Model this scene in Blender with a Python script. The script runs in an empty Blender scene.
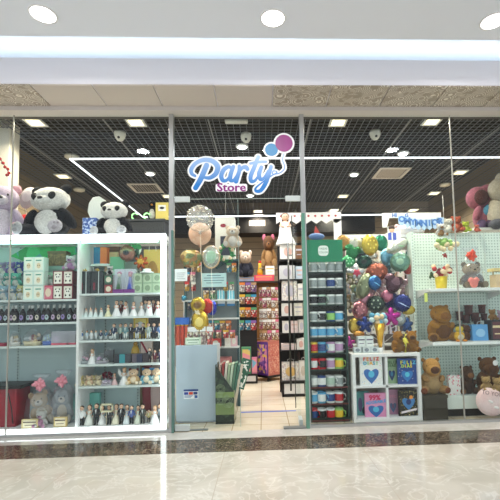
import bpy, math, random
from mathutils import Vector, Matrix
random.seed(11)
PI = math.pi
S = bpy.context.scene
COL = S.collection
# ------------------------------------------------------------------ camera
YAW, PITCH, ROLL, PX, PY, F = -0.0423, 0.0682, -0.02, 279.36, 284.89, 400.0
EYE = Vector((0, 0, 1.2))
_f = Vector((-math.sin(YAW)*math.cos(PITCH), math.cos(YAW)*math.cos(PITCH), math.sin(PITCH)))
_r0 = Vector((math.cos(YAW), math.sin(YAW), 0)); _u0 = _r0.cross(_f)
_r = math.cos(ROLL)*_r0 + math.sin(ROLL)*_u0
_u = -math.sin(ROLL)*_r0 + math.cos(ROLL)*_u0
cd = bpy.data.cameras.new('camera'); cam = bpy.data.objects.new('camera', cd); COL.objects.link(cam)
M = Matrix((( _r.x, _u.x, -_f.x, 0), (_r.y, _u.y, -_f.y, 0), (_r.z, _u.z, -_f.z, 1.2), (0, 0, 0, 1)))
cam.matrix_world = M
cd.sensor_width = 36; cd.lens = 36*F/500; cd.shift_x = -(PX-250)/500; cd.shift_y = (PY-250)/500
cd.clip_start = .05; cd.clip_end = 60
S.camera = cam

def at(px, py, Y):
    "world point seen at a photo position, on the vertical plane y = Y"
    d = _r*((px-PX)/F) + _u*(-(py-PY)/F) + _f
    t = Y/d.y
    return EYE + d*t
def k(Y): return Y/F          # metres per photo pixel at depth Y

# ------------------------------------------------------------------ materials
MT = {}
def mat(name, c=(.8, .8, .8), rough=.5, metal=0, emis=None, es=0, bump=None, alpha=None, spec=None, noise=None, sheen=0, trans=0):
    if name in MT: return MT[name]
    m = bpy.data.materials.new(name); m.use_nodes = True
    nt = m.node_tree; b = nt.nodes['Principled BSDF']
    b.inputs['Base Color'].default_value = (*c, 1); b.inputs['Roughness'].default_value = rough
    b.inputs['Metallic'].default_value = metal
    if spec is not None: b.inputs['Specular IOR Level'].default_value = spec
    if emis: b.inputs['Emission Color'].default_value = (*emis, 1); b.inputs['Emission Strength'].default_value = es
    if sheen: b.inputs['Sheen Weight'].default_value = sheen
    if trans: b.inputs['Transmission Weight'].default_value = trans
    if alpha is not None: b.inputs['Alpha'].default_value = alpha
    tc = None
    if bump or noise:
        tc = nt.nodes.new('ShaderNodeTexCoord')
    if noise:                       # noise=(scale, colour2, contrast)
        n = nt.nodes.new('ShaderNodeTexNoise'); n.inputs['Scale'].default_value = noise[0]; n.inputs['Detail'].default_value = 4
        r = nt.nodes.new('ShaderNodeValToRGB'); w = noise[2]
        r.color_ramp.elements[0].position = .5-w; r.color_ramp.elements[1].position = .5+w
        r.color_ramp.elements[0].color = (*c, 1); r.color_ramp.elements[1].color = (*noise[1], 1)
        nt.links.new(tc.outputs['Object'], n.inputs['Vector']); nt.links.new(n.outputs['Fac'], r.inputs['Fac'])
        nt.links.new(r.outputs['Color'], b.inputs['Base Color'])
    if bump:                        # bump=(scale, strength)
        n = nt.nodes.new('ShaderNodeTexNoise'); n.inputs['Scale'].default_value = bump[0]; n.inputs['Detail'].default_value = 3
        bp = nt.nodes.new('ShaderNodeBump'); bp.inputs['Strength'].default_value = bump[1]; bp.inputs['Distance'].default_value = .01
        nt.links.new(tc.outputs['Object'], n.inputs['Vector']); nt.links.new(n.outputs['Fac'], bp.inputs['Height'])
        nt.links.new(bp.outputs['Normal'], b.inputs['Normal'])
    MT[name] = m
    return m
def col(r, g, b):
    "8-bit display colour to linear"
    f = lambda v: (v/255/12.92) if v/255 <= .04045 else ((v/255+.055)/1.055)**2.4
    return (f(r), f(g), f(b))
def C(r, g, b, rough=.5, **kw):
    return mat('paint_%02x%02x%02x_%d%s' % (r, g, b, int(rough*100), ''.join(sorted(kw))), col(r, g, b), rough, **kw)
def plushm(r, g, b):
    c = col(r, g, b)
    return mat('plush_%02x%02x%02x' % (r, g, b), tuple(v*.62 for v in c), .95, bump=(120, 1.0), noise=(38, tuple(min(1, v*1.05) for v in c), .28), sheen=.08, spec=.15)
def foil(r, g, b):
    a = (r+g+b)/3; r, g, b = (int((v*.85+a*.15)*.93) for v in (r, g, b))
    return mat('foil_%02x%02x%02x' % (r, g, b), col(r, g, b), .24, metal=.6, bump=(26, .7))
def satin(r, g, b): return mat('satin_%02x%02x%02x' % (r, g, b), col(r, g, b), .35, bump=(40, .3))
def hues(name, cols, scale, base=None, kind='voronoi', rough=.5, thr=None, metal=0):
    "printed pattern: cells in several ink colours (object space)"
    if name in MT: return MT[name]
    m = bpy.data.materials.new(name); m.use_nodes = True; nt = m.node_tree; b = nt.nodes['Principled BSDF']
    b.inputs['Roughness'].default_value = rough; b.inputs['Metallic'].default_value = metal
    tc = nt.nodes.new('ShaderNodeTexCoord'); v = nt.nodes.new('ShaderNodeTexVoronoi'); v.inputs['Scale'].default_value = scale
    nt.links.new(tc.outputs['Object'], v.inputs['Vector'])
    s = nt.nodes.new('ShaderNodeSeparateColor'); nt.links.new(v.outputs['Color'], s.inputs['Color'])
    r = nt.nodes.new('ShaderNodeValToRGB'); r.color_ramp.interpolation = 'CONSTANT'
    els = r.color_ramp.elements
    els[0].position = 0; els[0].color = (*col(*cols[0]), 1)
    els[1].position = 1/len(cols); els[1].color = (*col(*cols[1]), 1)
    for i in range(2, len(cols)):
        e = els.new(i/len(cols)); e.color = (*col(*cols[i]), 1)
    nt.links.new(s.outputs['Red'], r.inputs['Fac'])
    if base:
        mx = nt.nodes.new('ShaderNodeMix'); mx.data_type = 'RGBA'
        lt = nt.nodes.new('ShaderNodeMath'); lt.operation = 'LESS_THAN'; lt.inputs[1].default_value = thr or .35
        nt.links.new(v.outputs['Distance'], lt.inputs[0]); nt.links.new(lt.outputs[0], mx.inputs['Factor'])
        mx.inputs['A'].default_value = (*col(*base), 1); nt.links.new(r.outputs['Color'], mx.inputs['B'])
        nt.links.new(mx.outputs['Result'], b.inputs['Base Color'])
    else: nt.links.new(r.outputs['Color'], b.inputs['Base Color'])
    MT[name] = m
    return m
def film(name, c, a, rough=.08, gl=.12):
    "clear film / glass: mostly see-through with a thin mirror coat"
    if name in MT: return MT[name]
    m = bpy.data.materials.new(name); m.use_nodes = True; nt = m.node_tree; nt.nodes.clear()
    out = nt.nodes.new('ShaderNodeOutputMaterial'); t = nt.nodes.new('ShaderNodeBsdfTransparent'); g = nt.nodes.new('ShaderNodeBsdfGlossy')
    d = nt.nodes.new('ShaderNodeBsdfDiffuse'); d.inputs['Color'].default_value = (*c, 1)
    t.inputs['Color'].default_value = tuple(.5+.5*v for v in c)+(1,)
    g.inputs['Roughness'].default_value = rough; g.inputs['Color'].default_value = (.9, .95, 1, 1)
    m1 = nt.nodes.new('ShaderNodeMixShader'); m1.inputs[0].default_value = a
    nt.links.new(t.outputs[0], m1.inputs[1]); nt.links.new(d.outputs[0], m1.inputs[2])
    m2 = nt.nodes.new('ShaderNodeMixShader'); fr = nt.nodes.new('ShaderNodeLayerWeight'); fr.inputs['Blend'].default_value = .12
    mu = nt.nodes.new('ShaderNodeMath'); mu.operation = 'MULTIPLY_ADD'; mu.inputs[1].default_value = gl*2; mu.inputs[2].default_value = gl*.25
    nt.links.new(fr.outputs['Facing'], mu.inputs[0]); nt.links.new(mu.outputs[0], m2.inputs[0])
    nt.links.new(m1.outputs[0], m2.inputs[1]); nt.links.new(g.outputs[0], m2.inputs[2]); nt.links.new(m2.outputs[0], out.inputs[0])
    MT[name] = m
    return m
WHITE = C(238, 238, 238); GREYW = C(225, 226, 228); BLACK = C(14, 14, 16, .45); BLK_FR = C(24, 26, 26, .4)
ALU = mat('aluminium', col(176, 178, 178), .3, metal=.75)
CHROME = mat('chrome', col(200, 204, 204), .18, metal=1)
LED = mat('led_white', (1, 1, 1), .5, emis=(.93, .98, 1), es=3.2)
LEDC = mat('led_tube', (1, 1, 1), .5, emis=(.9, .94, 1), es=1.1)
WARM = mat('lamp_warm', (1, 1, 1), .5, emis=(1, .8, .4), es=1.9)
COOL = mat('lamp_cool', (1, 1, 1), .5, emis=(.95, .97, 1), es=6)
MALL = mat('lamp_mall', (1, 1, 1), .5, emis=(1, .97, .95), es=7)
CELLO = film('cellophane', (.95, .95, .97), .05, .06, .3)
BUBBLE = film('clear_balloon', (.95, .93, .9), .22, .05, .4)
GLASS = film('shop_glass', (.93, .985, .97), .0, .0, .05)

# ------------------------------------------------------------------ mesh builder
class MB:
    def __init__(s): s.v = []; s.f = []; s.m = []; s.sm = []; s.mats = []
    def mi(s, m):
        if m not in s.mats: s.mats.append(m)
        return s.mats.index(m)
    def add(s, vs, fs, m, smooth=False, R=None, c=(0, 0, 0)):
        o = len(s.v); c = Vector(c); i = s.mi(m)
        for p in vs:
            p = Vector(p)
            if R is not None: p = R @ p
            s.v.append(p+c)
        for f in fs: s.f.append([o+q for q in f]); s.m.append(i); s.sm.append(smooth)
        return s
    def box(s, c, sz, m, R=None):
        x, y, z = (a/2 for a in sz)
        vs = [(-x, -y, -z), (x, -y, -z), (x, y, -z), (-x, y, -z), (-x, -y, z), (x, -y, z), (x, y, z), (-x, y, z)]
        return s.add(vs, [(0, 3, 2, 1), (4, 5, 6, 7), (0, 1, 5, 4), (1, 2, 6, 5), (2, 3, 7, 6), (3, 0, 4, 7)], m, False, R, c)
    def b0(s, x0, x1, y0, y1, z0, z1, m): return s.box(((x0+x1)/2, (y0+y1)/2, (z0+z1)/2), (abs(x1-x0), abs(y1-y0), abs(z1-z0)), m)
    def ell(s, c, r, m, R=None, seg=16, ring=10):
        if not hasattr(r, '__len__'): r = (r, r, r)
        vs = [(0, 0, r[2])]
        for j in range(1, ring):
            a = PI*j/ring
            for i in range(seg):
                b = 2*PI*i/seg; vs.append((r[0]*math.sin(a)*math.cos(b), r[1]*math.sin(a)*math.sin(b), r[2]*math.cos(a)))
        vs.append((0, 0, -r[2])); fs = []
        for i in range(seg): fs.append((0, 1+i, 1+(i+1) % seg))
        for j in range(ring-2):
            for i in range(seg):
                a = 1+j*seg+i; b = 1+j*seg+(i+1) % seg; fs.append((a, a+seg, b+seg, b))
        n = len(vs)-1; q = 1+(ring-2)*seg
        for i in range(seg): fs.append((n, q+(i+1) % seg, q+i))
        return s.add(vs, fs, m, True, R, c)
    def lathe(s, prof, m, seg=20, c=(0, 0, 0), R=None, sy=1, smooth=True, rip=0, nr=8):
        vs = []; fs = []
        for (r, z) in prof:
            for i in range(seg):
                a = 2*PI*i/seg; rr = r*(1+rip*math.cos(nr*a)); vs.append((rr*math.cos(a), rr*math.sin(a)*sy, z))
        for j in range(len(prof)-1):
            for i in range(seg):
                a = j*seg+i; b = j*seg+(i+1) % seg; fs.append((a, b, b+seg, a+seg))
        if prof[0][0] > 1e-5: fs.append(tuple(range(seg-1, -1, -1)))
        if prof[-1][0] > 1e-5: fs.append(tuple((len(prof)-1)*seg+i for i in range(seg)))
        return s.add(vs, fs, m, smooth, R, c)
    def cyl(s, c, r, h, m, seg=16, R=None): return s.lathe([(r, 0), (r, h)], m, seg, c, R, smooth=False)
    def tube(s, pts, r, m, seg=7):
        pts = [Vector(p) for p in pts]; vs = []; fs = []
        up = Vector((0, 0, 1))
        for i, p in enumerate(pts):
            t = (pts[min(i+1, len(pts)-1)]-pts[max(i-1, 0)])
            if t.length < 1e-7: t = Vector((0, 0, 1))
            t.normalize(); a = t.cross(up)
            if a.length < .05: a = t.cross(Vector((1, 0, 0)))
            a.normalize(); b = t.cross(a)
            rr = r[i] if hasattr(r, '__len__') else r
            for j in range(seg):
                q = 2*PI*j/seg; vs.append(p+a*rr*math.cos(q)+b*rr*math.sin(q))
        for i in range(len(pts)-1):
            for j in range(seg):
                a = i*seg+j; b = i*seg+(j+1) % seg; fs.append((a, b, b+seg, a+seg))
        fs.append(tuple(range(seg-1, -1, -1))); fs.append(tuple((len(pts)-1)*seg+j for j in range(seg)))
        return s.add(vs, fs, m, True)
    def prism(s, poly, y0, y1, m, c=(0, 0, 0), R=None):
        "outline in x,z extruded from y0 (front) to y1 (back)"
        n = len(poly); ar = sum(poly[i][0]*poly[(i+1) % n][1]-poly[(i+1) % n][0]*poly[i][1] for i in range(n))
        if ar < 0: poly = poly[::-1]
        vs = [(x, y0, z) for x, z in poly]+[(x, y1, z) for x, z in poly]
        fs = [tuple(range(n)), tuple(range(2*n-1, n-1, -1))]
        for i in range(n): j = (i+1) % n; fs.append((j, i, i+n, j+n))
        return s.add(vs, fs, m, False, R, c)
    def disc(s, x, z, rx, rz, y0, y1, m, n=20, c=(0, 0, 0)):
        return s.prism([(x+rx*math.cos(2*PI*i/n), z+rz*math.sin(2*PI*i/n)) for i in range(n)], y0, y1, m, c)
    def pillow(s, Rf, T, m, seg=48, ring=7, crk=.09, nc=20, R=None, c=(0, 0, 0)):
        "foil balloon from a polar outline Rf(angle), thickness T"
        vs = []; fs = []
        for side in (-1, 1):
            o = len(vs); vs.append((0, side*T, 0))
            for j in range(1, ring+1):
                t = j/ring
                for i in range(seg):
                    a = 2*PI*i/seg; rr = Rf(a)*t; th = T*math.sqrt(max(0, 1-t**2.4))
                    th *= 1+crk*2*math.cos(nc*a)*t*t
                    vs.append((rr*math.cos(a), side*th, rr*math.sin(a)))
            for i in range(seg):
                q = (o, o+1+i, o+1+(i+1) % seg); fs.append(q if side < 0 else q[::-1])
            for j in range(ring-1):
                for i in range(seg):
                    a = o+1+j*seg+i; b = o+1+j*seg+(i+1) % seg
                    q = (a, a+seg, b+seg, b); fs.append(q if side < 0 else q[::-1])
        return s.add(vs, fs, m, True, R, c)
    def text(s, body, size, m, x=0, y=0, z=0, off=0, ext=.001, align='CENTER', shear=0, sx=1, R=None):
        cu = bpy.data.curves.new('txt', 'FONT'); cu.body = body; cu.size = size; cu.offset = off; cu.extrude = ext
        cu.align_x = align; cu.align_y = 'CENTER'; cu.shear = shear; cu.resolution_u = 2
        o = bpy.data.objects.new('txt', cu); COL.objects.link(o)
        dg = bpy.context.evaluated_depsgraph_get(); me = bpy.data.meshes.new_from_object(o.evaluated_get(dg))
        vs = [(v.co.x*sx, -v.co.z, v.co.y) for v in me.vertices]; fs = [tuple(p.vertices) for p in me.polygons]
        s.add(vs, fs, m, False, R, (x, y, z))
        bpy.data.objects.remove(o); bpy.data.curves.remove(cu); bpy.data.meshes.remove(me)
        return s
    def mesh(s, name):
        me = bpy.data.meshes.new(name); me.from_pydata([tuple(v) for v in s.v], [], s.f)
        for m in s.mats: me.materials.append(m)
        for i, p in enumerate(me.polygons): p.material_index = s.m[i]; p.use_smooth = s.sm[i]
        me.validate(); me.update(); return me

def obj(name, mb, parent=None, loc=None, bevel=0, label=None, rot=None):
    o = bpy.data.objects.new(name, mb.mesh(name)); COL.objects.link(o)
    if parent: o.parent = parent
    if loc: o.location = loc
    if rot: o.rotation_euler = rot
    if bevel:
        b = o.modifiers.new('bevel', 'BEVEL'); b.width = bevel; b.segments = 2; b.limit_method = 'ANGLE'
    if label: o['label'] = label
    return o
def tag(o, label, cat, group=None):
    o['label'] = label; o['category'] = cat
    if group: o['group'] = group
    return o
def struct(name, mb, parent=None, **kw):
    o = obj(name, mb, parent, **kw)
    if not parent: o['kind'] = 'structure'
    return o
def thing(name, label, cat, loc, rz=0, group=None, sc=1, rot=None):
    o = bpy.data.objects.new(name, None); COL.objects.link(o); o.location = loc
    o.rotation_euler = rot or (0, 0, rz)
    o.scale = (sc, sc, sc) if not hasattr(sc, '__len__') else sc
    o.empty_display_size = .05
    return tag(o, label, cat, group)
PROTO = {}
def make(key, builder, name, label, cat, loc, rz=0, group=None, sc=1, rot=None):
    "build a thing once with its parts, afterwards copy the thing and each part"
    if key in PROTO:
        src = PROTO[key]; r = src.copy(); COL.objects.link(r)
        for ch in list(src.children):
            c = ch.copy(); COL.objects.link(c); c.parent = r
            for g in list(ch.children):
                d = g.copy(); COL.objects.link(d); d.parent = c
        r.location = loc; r.rotation_euler = rot or (0, 0, rz)
        r.scale = (sc, sc, sc) if not hasattr(sc, '__len__') else sc
        if 'group' in r: del r['group']
        return tag(r, label, cat, group)
    r = thing(name, label, cat, loc, rz, group, sc, rot); builder(r); PROTO[key] = r
    return r
ORD = ['first', 'second', 'third', 'fourth', 'fifth', 'sixth', 'seventh', 'eighth', 'ninth', 'tenth', 'eleventh', 'twelfth', 'thirteenth', 'fourteenth', 'fifteenth', 'sixteenth', 'seventeenth', 'eighteenth', 'nineteenth', 'twentieth']
def Rx(a): return Matrix.Rotation(a, 3, 'X')
def Ry(a): return Matrix.Rotation(a, 3, 'Y')
def Rz(a): return Matrix.Rotation(a, 3, 'Z')

# ================================================================== SHELL
GY = 4.23; ZG = 3.345; XL, XR, YB, ZC = -3.75, 4.1, 9.5, 3.45
def marble(name, c1, c2, c3, sc, rough, tile=None, groutc=None, vein=.5):
    m = bpy.data.materials.new(name); m.use_nodes = True; nt = m.node_tree; b = nt.nodes['Principled BSDF']; L = nt.links.new
    b.inputs['Roughness'].default_value = rough
    g = nt.nodes.new('ShaderNodeNewGeometry')
    n = nt.nodes.new('ShaderNodeTexNoise'); n.inputs['Scale'].default_value = sc; n.inputs['Detail'].default_value = 8; n.inputs['Distortion'].default_value = 1.2
    L(g.outputs['Position'], n.inputs['Vector'])
    r = nt.nodes.new('ShaderNodeValToRGB'); e = r.color_ramp.elements
    e[0].position = .3; e[0].color = (*c1, 1); e[1].position = .62; e[1].color = (*c2, 1)
    L(n.outputs['Fac'], r.inputs['Fac'])
    w = nt.nodes.new('ShaderNodeTexNoise'); w.inputs['Scale'].default_value = sc*1.4; w.inputs['Detail'].default_value = 6; w.inputs['Distortion'].default_value = 2.2
    L(g.outputs['Position'], w.inputs['Vector'])
    r2 = nt.nodes.new('ShaderNodeValToRGB'); e = r2.color_ramp.elements
    e[0].position = .47; e[0].color = (0, 0, 0, 1); e[1].position = .5; e[1].color = (vein, vein, vein, 1)
    q = e.new(.53); q.color = (0, 0, 0, 1)
    L(w.outputs['Fac'], r2.inputs['Fac'])
    mx = nt.nodes.new('ShaderNodeMix'); mx.data_type = 'RGBA'; mx.inputs['B'].default_value = (*c3, 1)
    L(r2.outputs['Color'], mx.inputs['Factor']); L(r.outputs['Color'], mx.inputs['A'])
    last = mx.outputs['Result']
    if tile:
        bt = nt.nodes.new('ShaderNodeTexBrick'); bt.offset = 0; bt.inputs['Scale'].default_value = 1
        bt.inputs['Mortar Size'].default_value = tile[2]; bt.inputs['Brick Width'].default_value = tile[0]; bt.inputs['Row Height'].default_value = tile[1]
        bt.inputs['Color1'].default_value = bt.inputs['Color2'].default_value = (0, 0, 0, 1); bt.inputs['Mortar'].default_value = (1, 1, 1, 1)
        mp = nt.nodes.new('ShaderNodeMapping'); mp.inputs['Location'].default_value = (tile[3], tile[4], 0)
        L(g.outputs['Position'], mp.inputs['Vector']); L(mp.outputs[0], bt.inputs['Vector'])
        m3 = nt.nodes.new('ShaderNodeMix'); m3.data_type = 'RGBA'; m3.inputs['B'].default_value = (*groutc, 1)
        L(bt.outputs['Color'], m3.inputs['Factor']); L(last, m3.inputs['A']); last = m3.outputs['Result']
    L(last, b.inputs['Base Color'])
    return m
CREAM = marble('cream_marble', col(188, 181, 170), col(204, 198, 188), col(220, 216, 209), 2.2, .07, (1.2, 1.2, .004, .35, .4), col(190, 180, 168), .7)
PALE = marble('pale_marble', col(188, 184, 176), col(206, 202, 196), col(222, 218, 214), 2.5, .08, vein=.5)
DARK = marble('brown_marble', col(48, 42, 36), col(92, 80, 66), col(176, 164, 146), 8, .12, (.6, 3, .003, .1, .4), col(60, 50, 42), .55)
SHOPF = marble('shop_tile', col(206, 192, 168), col(216, 204, 182), col(224, 214, 194), 1.5, .2, (.3, .3, .004, .04, .1), col(158, 134, 104), .3)
def floor_y(px, py):
    d = _r*((px-PX)/F) + _u*(-(py-PY)/F) + _f
    return 1.2/-d.z*d.y
B0 = floor_y(250, 437.5); B1 = floor_y(250, 451)
struct('floor', MB().b0(-9, 9, -4, B1, -.08, 0, CREAM))
struct('floor', MB().b0(-9, 9, B1, B0, -.08, 0, DARK))
struct('floor', MB().b0(-9, 9, B0, 4.2, -.08, 0, PALE))
struct('floor', MB().b0(-9, 9, 4.2, YB+.2, -.08, 0, SHOPF))
# mall ceiling, cove and bulkhead
CEIL = C(240, 245, 255, .7); FASC = C(240, 238, 243, .6)
ZM = 3.49
YE = 3.20
struct('ceiling', MB().b0(-9, 9, -4, YE, ZM, ZM+.05, CEIL))
struct('ceiling', MB().b0(-9, 9, YE-.25, 4.3, ZM+.35, ZM+.40, CEIL))
struct('trim_1', MB().b0(-9, 9, YE-.03, YE, ZM+.05, ZM+.35, CEIL))
m = MB().b0(-9, 9, 3.73, 4.15, 3.40, 3.655, FASC)
struct('trim_2', m)
m = MB()
for x in range(-8, 8): m.b0(x+.01, x+.99, 3.80, 3.84, 3.665, 3.685, mat('cove_led', (1, 1, 1), .5, emis=(.84, .98, 1), es=4))
o = obj('cove_light', m); tag(o, 'hidden cool white strip light lying on top of the white bulkhead', 'ceiling light')
# soffit tiles
TILE = C(206, 196, 186, .55)
def ornate():
    m = bpy.data.materials.new('ornament_tile'); m.use_nodes = True; nt = m.node_tree; b = nt.nodes['Principled BSDF']; L = nt.links.new
    b.inputs['Roughness'].default_value = .45
    g = nt.nodes.new('ShaderNodeNewGeometry'); v = nt.nodes.new('ShaderNodeTexVoronoi'); v.inputs['Scale'].default_value = 7
    L(g.outputs['Position'], v.inputs['Vector'])
    sn = nt.nodes.new('ShaderNodeMath'); sn.operation = 'MULTIPLY'; sn.inputs[1].default_value = 55
    L(v.outputs['Distance'], sn.inputs[0])
    s2 = nt.nodes.new('ShaderNodeMath'); s2.operation = 'SINE'; L(sn.outputs[0], s2.inputs[0])
    r = nt.nodes.new('ShaderNodeValToRGB'); e = r.color_ramp.elements
    e[0].position = .35; e[0].color = (*col(166, 154, 138), 1); e[1].position = .7; e[1].color = (*col(228, 221, 208), 1)
    L(s2.outputs[0], r.inputs['Fac'])
    n = nt.nodes.new('ShaderNodeTexNoise'); n.inputs['Scale'].default_value = 14; L(g.outputs['Position'], n.inputs['Vector'])
    mx = nt.nodes.new('ShaderNodeMix'); mx.data_type = 'RGBA'; mx.inputs['B'].default_value = (*col(160, 148, 132), 1)
    r2 = nt.nodes.new('ShaderNodeValToRGB'); r2.color_ramp.elements[0].position = .56; r2.color_ramp.elements[1].position = .62
    L(n.outputs['Fac'], r2.inputs['Fac']); L(r2.outputs['Color'], mx.inputs['Factor']); L(r.outputs['Color'], mx.inputs['A']); L(mx.outputs['Result'], b.inputs['Base Color'])
    return m
ORN = ornate()
x0 = at(273, 84, 3.73).x
m = MB()
for i in range(-12, 12):
    a = x0+i*.575
    m.b0(a+.006, a+.569, 3.735, 4.145, 3.388, 3.399, ORN if (i >= 0 or i < -4) else TILE)
struct('ceiling', m)
struct('trim_3', MB().b0(-9, 9, 4.12, 4.26, ZG, 3.387, C(205, 200, 195, .4)).b0(-9, 9, 4.26, 4.36, ZG+.02, 3.9, C(70, 68, 66)))
# shop room
WALLC = C(150, 138, 124, .7)
def plank(name, c, c2, h=.3, axis='Z', freq=None):
    m = bpy.data.materials.new(name); m.use_nodes = True; nt = m.node_tree; b = nt.nodes['Principled BSDF']; L = nt.links.new
    b.inputs['Roughness'].default_value = .55
    g = nt.nodes.new('ShaderNodeNewGeometry'); s = nt.nodes.new('ShaderNodeSeparateXYZ'); L(g.outputs['Position'], s.inputs[0])
    mo = nt.nodes.new('ShaderNodeMath'); mo.operation = 'MODULO'; mo.inputs[1].default_value = h; L(s.outputs[axis], mo.inputs[0])
    lt = nt.nodes.new('ShaderNodeMath'); lt.operation = 'LESS_THAN'; lt.inputs[1].default_value = .012; L(mo.outputs[0], lt.inputs[0])
    mx = nt.nodes.new('ShaderNodeMix'); mx.data_type = 'RGBA'; mx.inputs['A'].default_value = (*c, 1); mx.inputs['B'].default_value = (*c2, 1)
    L(lt.outputs[0], mx.inputs['Factor']); L(mx.outputs['Result'], b.inputs['Base Color'])
    return m
PANEL = plank('slat_wall', col(146, 130, 108), col(96, 82, 68), .16)
struct('wall_back', MB().b0(XL, XR, YB, YB+.1, 0, 3.9, PANEL))
struct('wall_left', MB().b0(XL-.1, XL, 4.4, YB, 0, 3.9, PANEL))
struct('wall_right', MB().b0(XR, XR+.1, 4.4, YB, 0, 3.9, PANEL))
DARKC = C(14, 14, 16, .95)
struct('ceiling', MB().b0(XL-1, XR+1, 4.3, YB+.1, 3.85, 3.9, DARKC))
# open-cell grid ceiling, real bars
m = MB(); GB = C(128, 130, 136, .5)
p = .078
x = XL
while x < XR: m.b0(x-.0024, x+.0024, 4.37, YB, ZC, ZC+.01, GB); x += p
y = 4.42
while y < YB: m.b0(XL, XR, y-.0014, y+.0014, ZC, ZC+.006, GB); y += p
for x in (-3, -1.8, -.6, .6, 1.8, 3.0): m.b0(x-.007, x+.007, 4.37, YB, ZC-.004, ZC+.01, C(150, 150, 150))
struct('ceiling', m)
# dark bulkhead at the back of the shop
struct('trim_4', MB().b0(-2.4, 2.6, 8.95, YB, at(265, 233, 9.0).z, ZC-.01, C(22, 22, 26, .6)))
# ================================================================== SHOPFRONT
XJ1, XP1, XP2, XJ2 = -2.6084, -.949, .453, 2.109
def post(x, n):
    m = MB().b0(x-.024, x+.024, 4.195, 4.265, 0, ZG, ALU)
    struct('trim_%d' % n, m, bevel=.003)
post(XP1, 5); post(XP2, 6)
SIL = C(168, 166, 158, .4)
for i, x in enumerate((XJ1, XJ2)):
    struct('trim_%d' % (7+i), MB().b0(x-.0045, x+.0045, 4.221, 4.239, .03, ZG, SIL))
struct('trim_9', MB().b0(-6, XP1-.024, 4.205, 4.255, 0, .028, ALU).b0(XP2+.024, 6, 4.205, 4.255, 0, .028, ALU))
for i, (a, b) in enumerate(((-4.3, XJ1), (XJ1, XP1), (XP2, XJ2), (XJ2, 4.3))):
    struct('window_%d' % (i+1), MB().b0(a+.005, b-.005, 4.226, 4.234, .028, ZG, GLASS))
ZD = at(240, 199, 4.23).z
XD = at(239, 300, 4.23).x
o = struct('window_5', MB().b0(XP1+.024, XP2-.024, 4.226, 4.234, ZD+.006, ZG, GLASS))
PATCH = C(196, 204, 202, .3)
obj('glass_edge', MB().b0(XP1+.024, XP2-.024, 4.225, 4.235, ZD, ZD+.006, C(150, 165, 160, .3)), o)
obj('patch_fitting', MB().b0(XP1+.03, XP1+.19, 4.215, 4.245, ZD-.03, ZD+.03, PATCH), o, bevel=.003)
obj('patch_fitting', MB().b0(XP2-.19, XP2-.03, 4.215, 4.245, ZD-.03, ZD+.03, PATCH), o, bevel=.003)
# left leaf shut, right leaf swung inwards
o = struct('door_1', MB().b0(XP1+.03, XD, 4.226, 4.234, .03, ZD-.006, GLASS))
obj('door_edge', MB().b0(XD, XD+.004, 4.226, 4.234, .03, ZD-.006, C(150, 175, 168, .3)), o)
obj('patch_fitting', MB().b0(XP1+.03, XP1+.18, 4.21, 4.25, .008, .07, PATCH), o, bevel=.003)
EDG = C(72, 150, 130, .25)
o = struct('door_2', MB().b0(XP2-.075, XP2-.067, 4.30, 4.97, .03, ZD-.006, GLASS))
obj('door_edge', MB().b0(XP2-.076, XP2-.066, 4.97, 4.978, .03, ZD-.006, C(60, 66, 62, .3)), o)
obj('patch_fitting', MB().b0(XP2-.09, XP2-.052, 4.28, 4.44, .008, .07, PATCH), o, bevel=.003)
h = MB().tube([(XP2-.13, 4.9, .25), (XP2-.13, 4.9, 2.05)], .012, C(52, 56, 56, .3))
for z in (.4, 1.9): h.tube([(XP2-.13, 4.9, z), (XP2-.07, 4.9, z)], .008, CHROME)
obj('door_handle', h, o)
obj('floor_plate', MB().b0(XP2-.26, XP2-.03, 4.19, 4.27, 0, .012, C(120, 124, 122, .3)), o)
struct('trim_10', MB().b0(XP1+.03, XP1+.36, 4.24, 4.29, .0, .006, C(96, 104, 100, .3)))
# green strips on the posts, painted as the reflection of the glass edges
struct('trim_11', MB().b0(XP1+.002, XP1+.026, 4.188, 4.24, .0, 2.08, mat('green_reflection_paint', col(96, 134, 126), .25, metal=.3)))
struct('trim_12', MB().b0(XP2-.026, XP2+.01, 4.188, 4.24, .0, 2.25, mat('green_reflection_paint2', col(104, 152, 134), .25, metal=.3)))

# ---- shop sign on the glass
def grad():
    m = bpy.data.materials.new('sign_blue'); m.use_nodes = True; nt = m.node_tree; b = nt.nodes['Principled BSDF']; L = nt.links.new
    g = nt.nodes.new('ShaderNodeTexCoord'); s = nt.nodes.new('ShaderNodeSeparateXYZ'); L(g.outputs['Object'], s.inputs[0])
    r = nt.nodes.new('ShaderNodeMapRange'); r.inputs['From Min'].default_value = -.23; r.inputs['From Max'].default_value = .12; L(s.outputs['Z'], r.inputs['Value'])
    q = nt.nodes.new('ShaderNodeValToRGB'); e = q.color_ramp.elements
    e[0].color = (*col(20, 120, 200), 1); e[1].color = (*col(176, 208, 250), 1); L(r.outputs[0], q.inputs['Fac']); L(q.outputs['Color'], b.inputs['Base Color'])
    b.inputs['Roughness'].default_value = .4
    return m
SBL = grad(); SWH = C(246, 248, 250, .4); SPU = C(140, 34, 128, .4)
sg = at(242, 164, 4.215)
sign = thing('shop_sign', 'white-edged blue script shop sign with two balloons fixed to the glass above the doorway', 'sign', (sg.x, 4.215, sg.z))
def sp(u, v):
    p = at(185+u/4.348, 125+v/4.348, 4.215); return (p.x-sg.x, p.z-sg.z)
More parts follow.
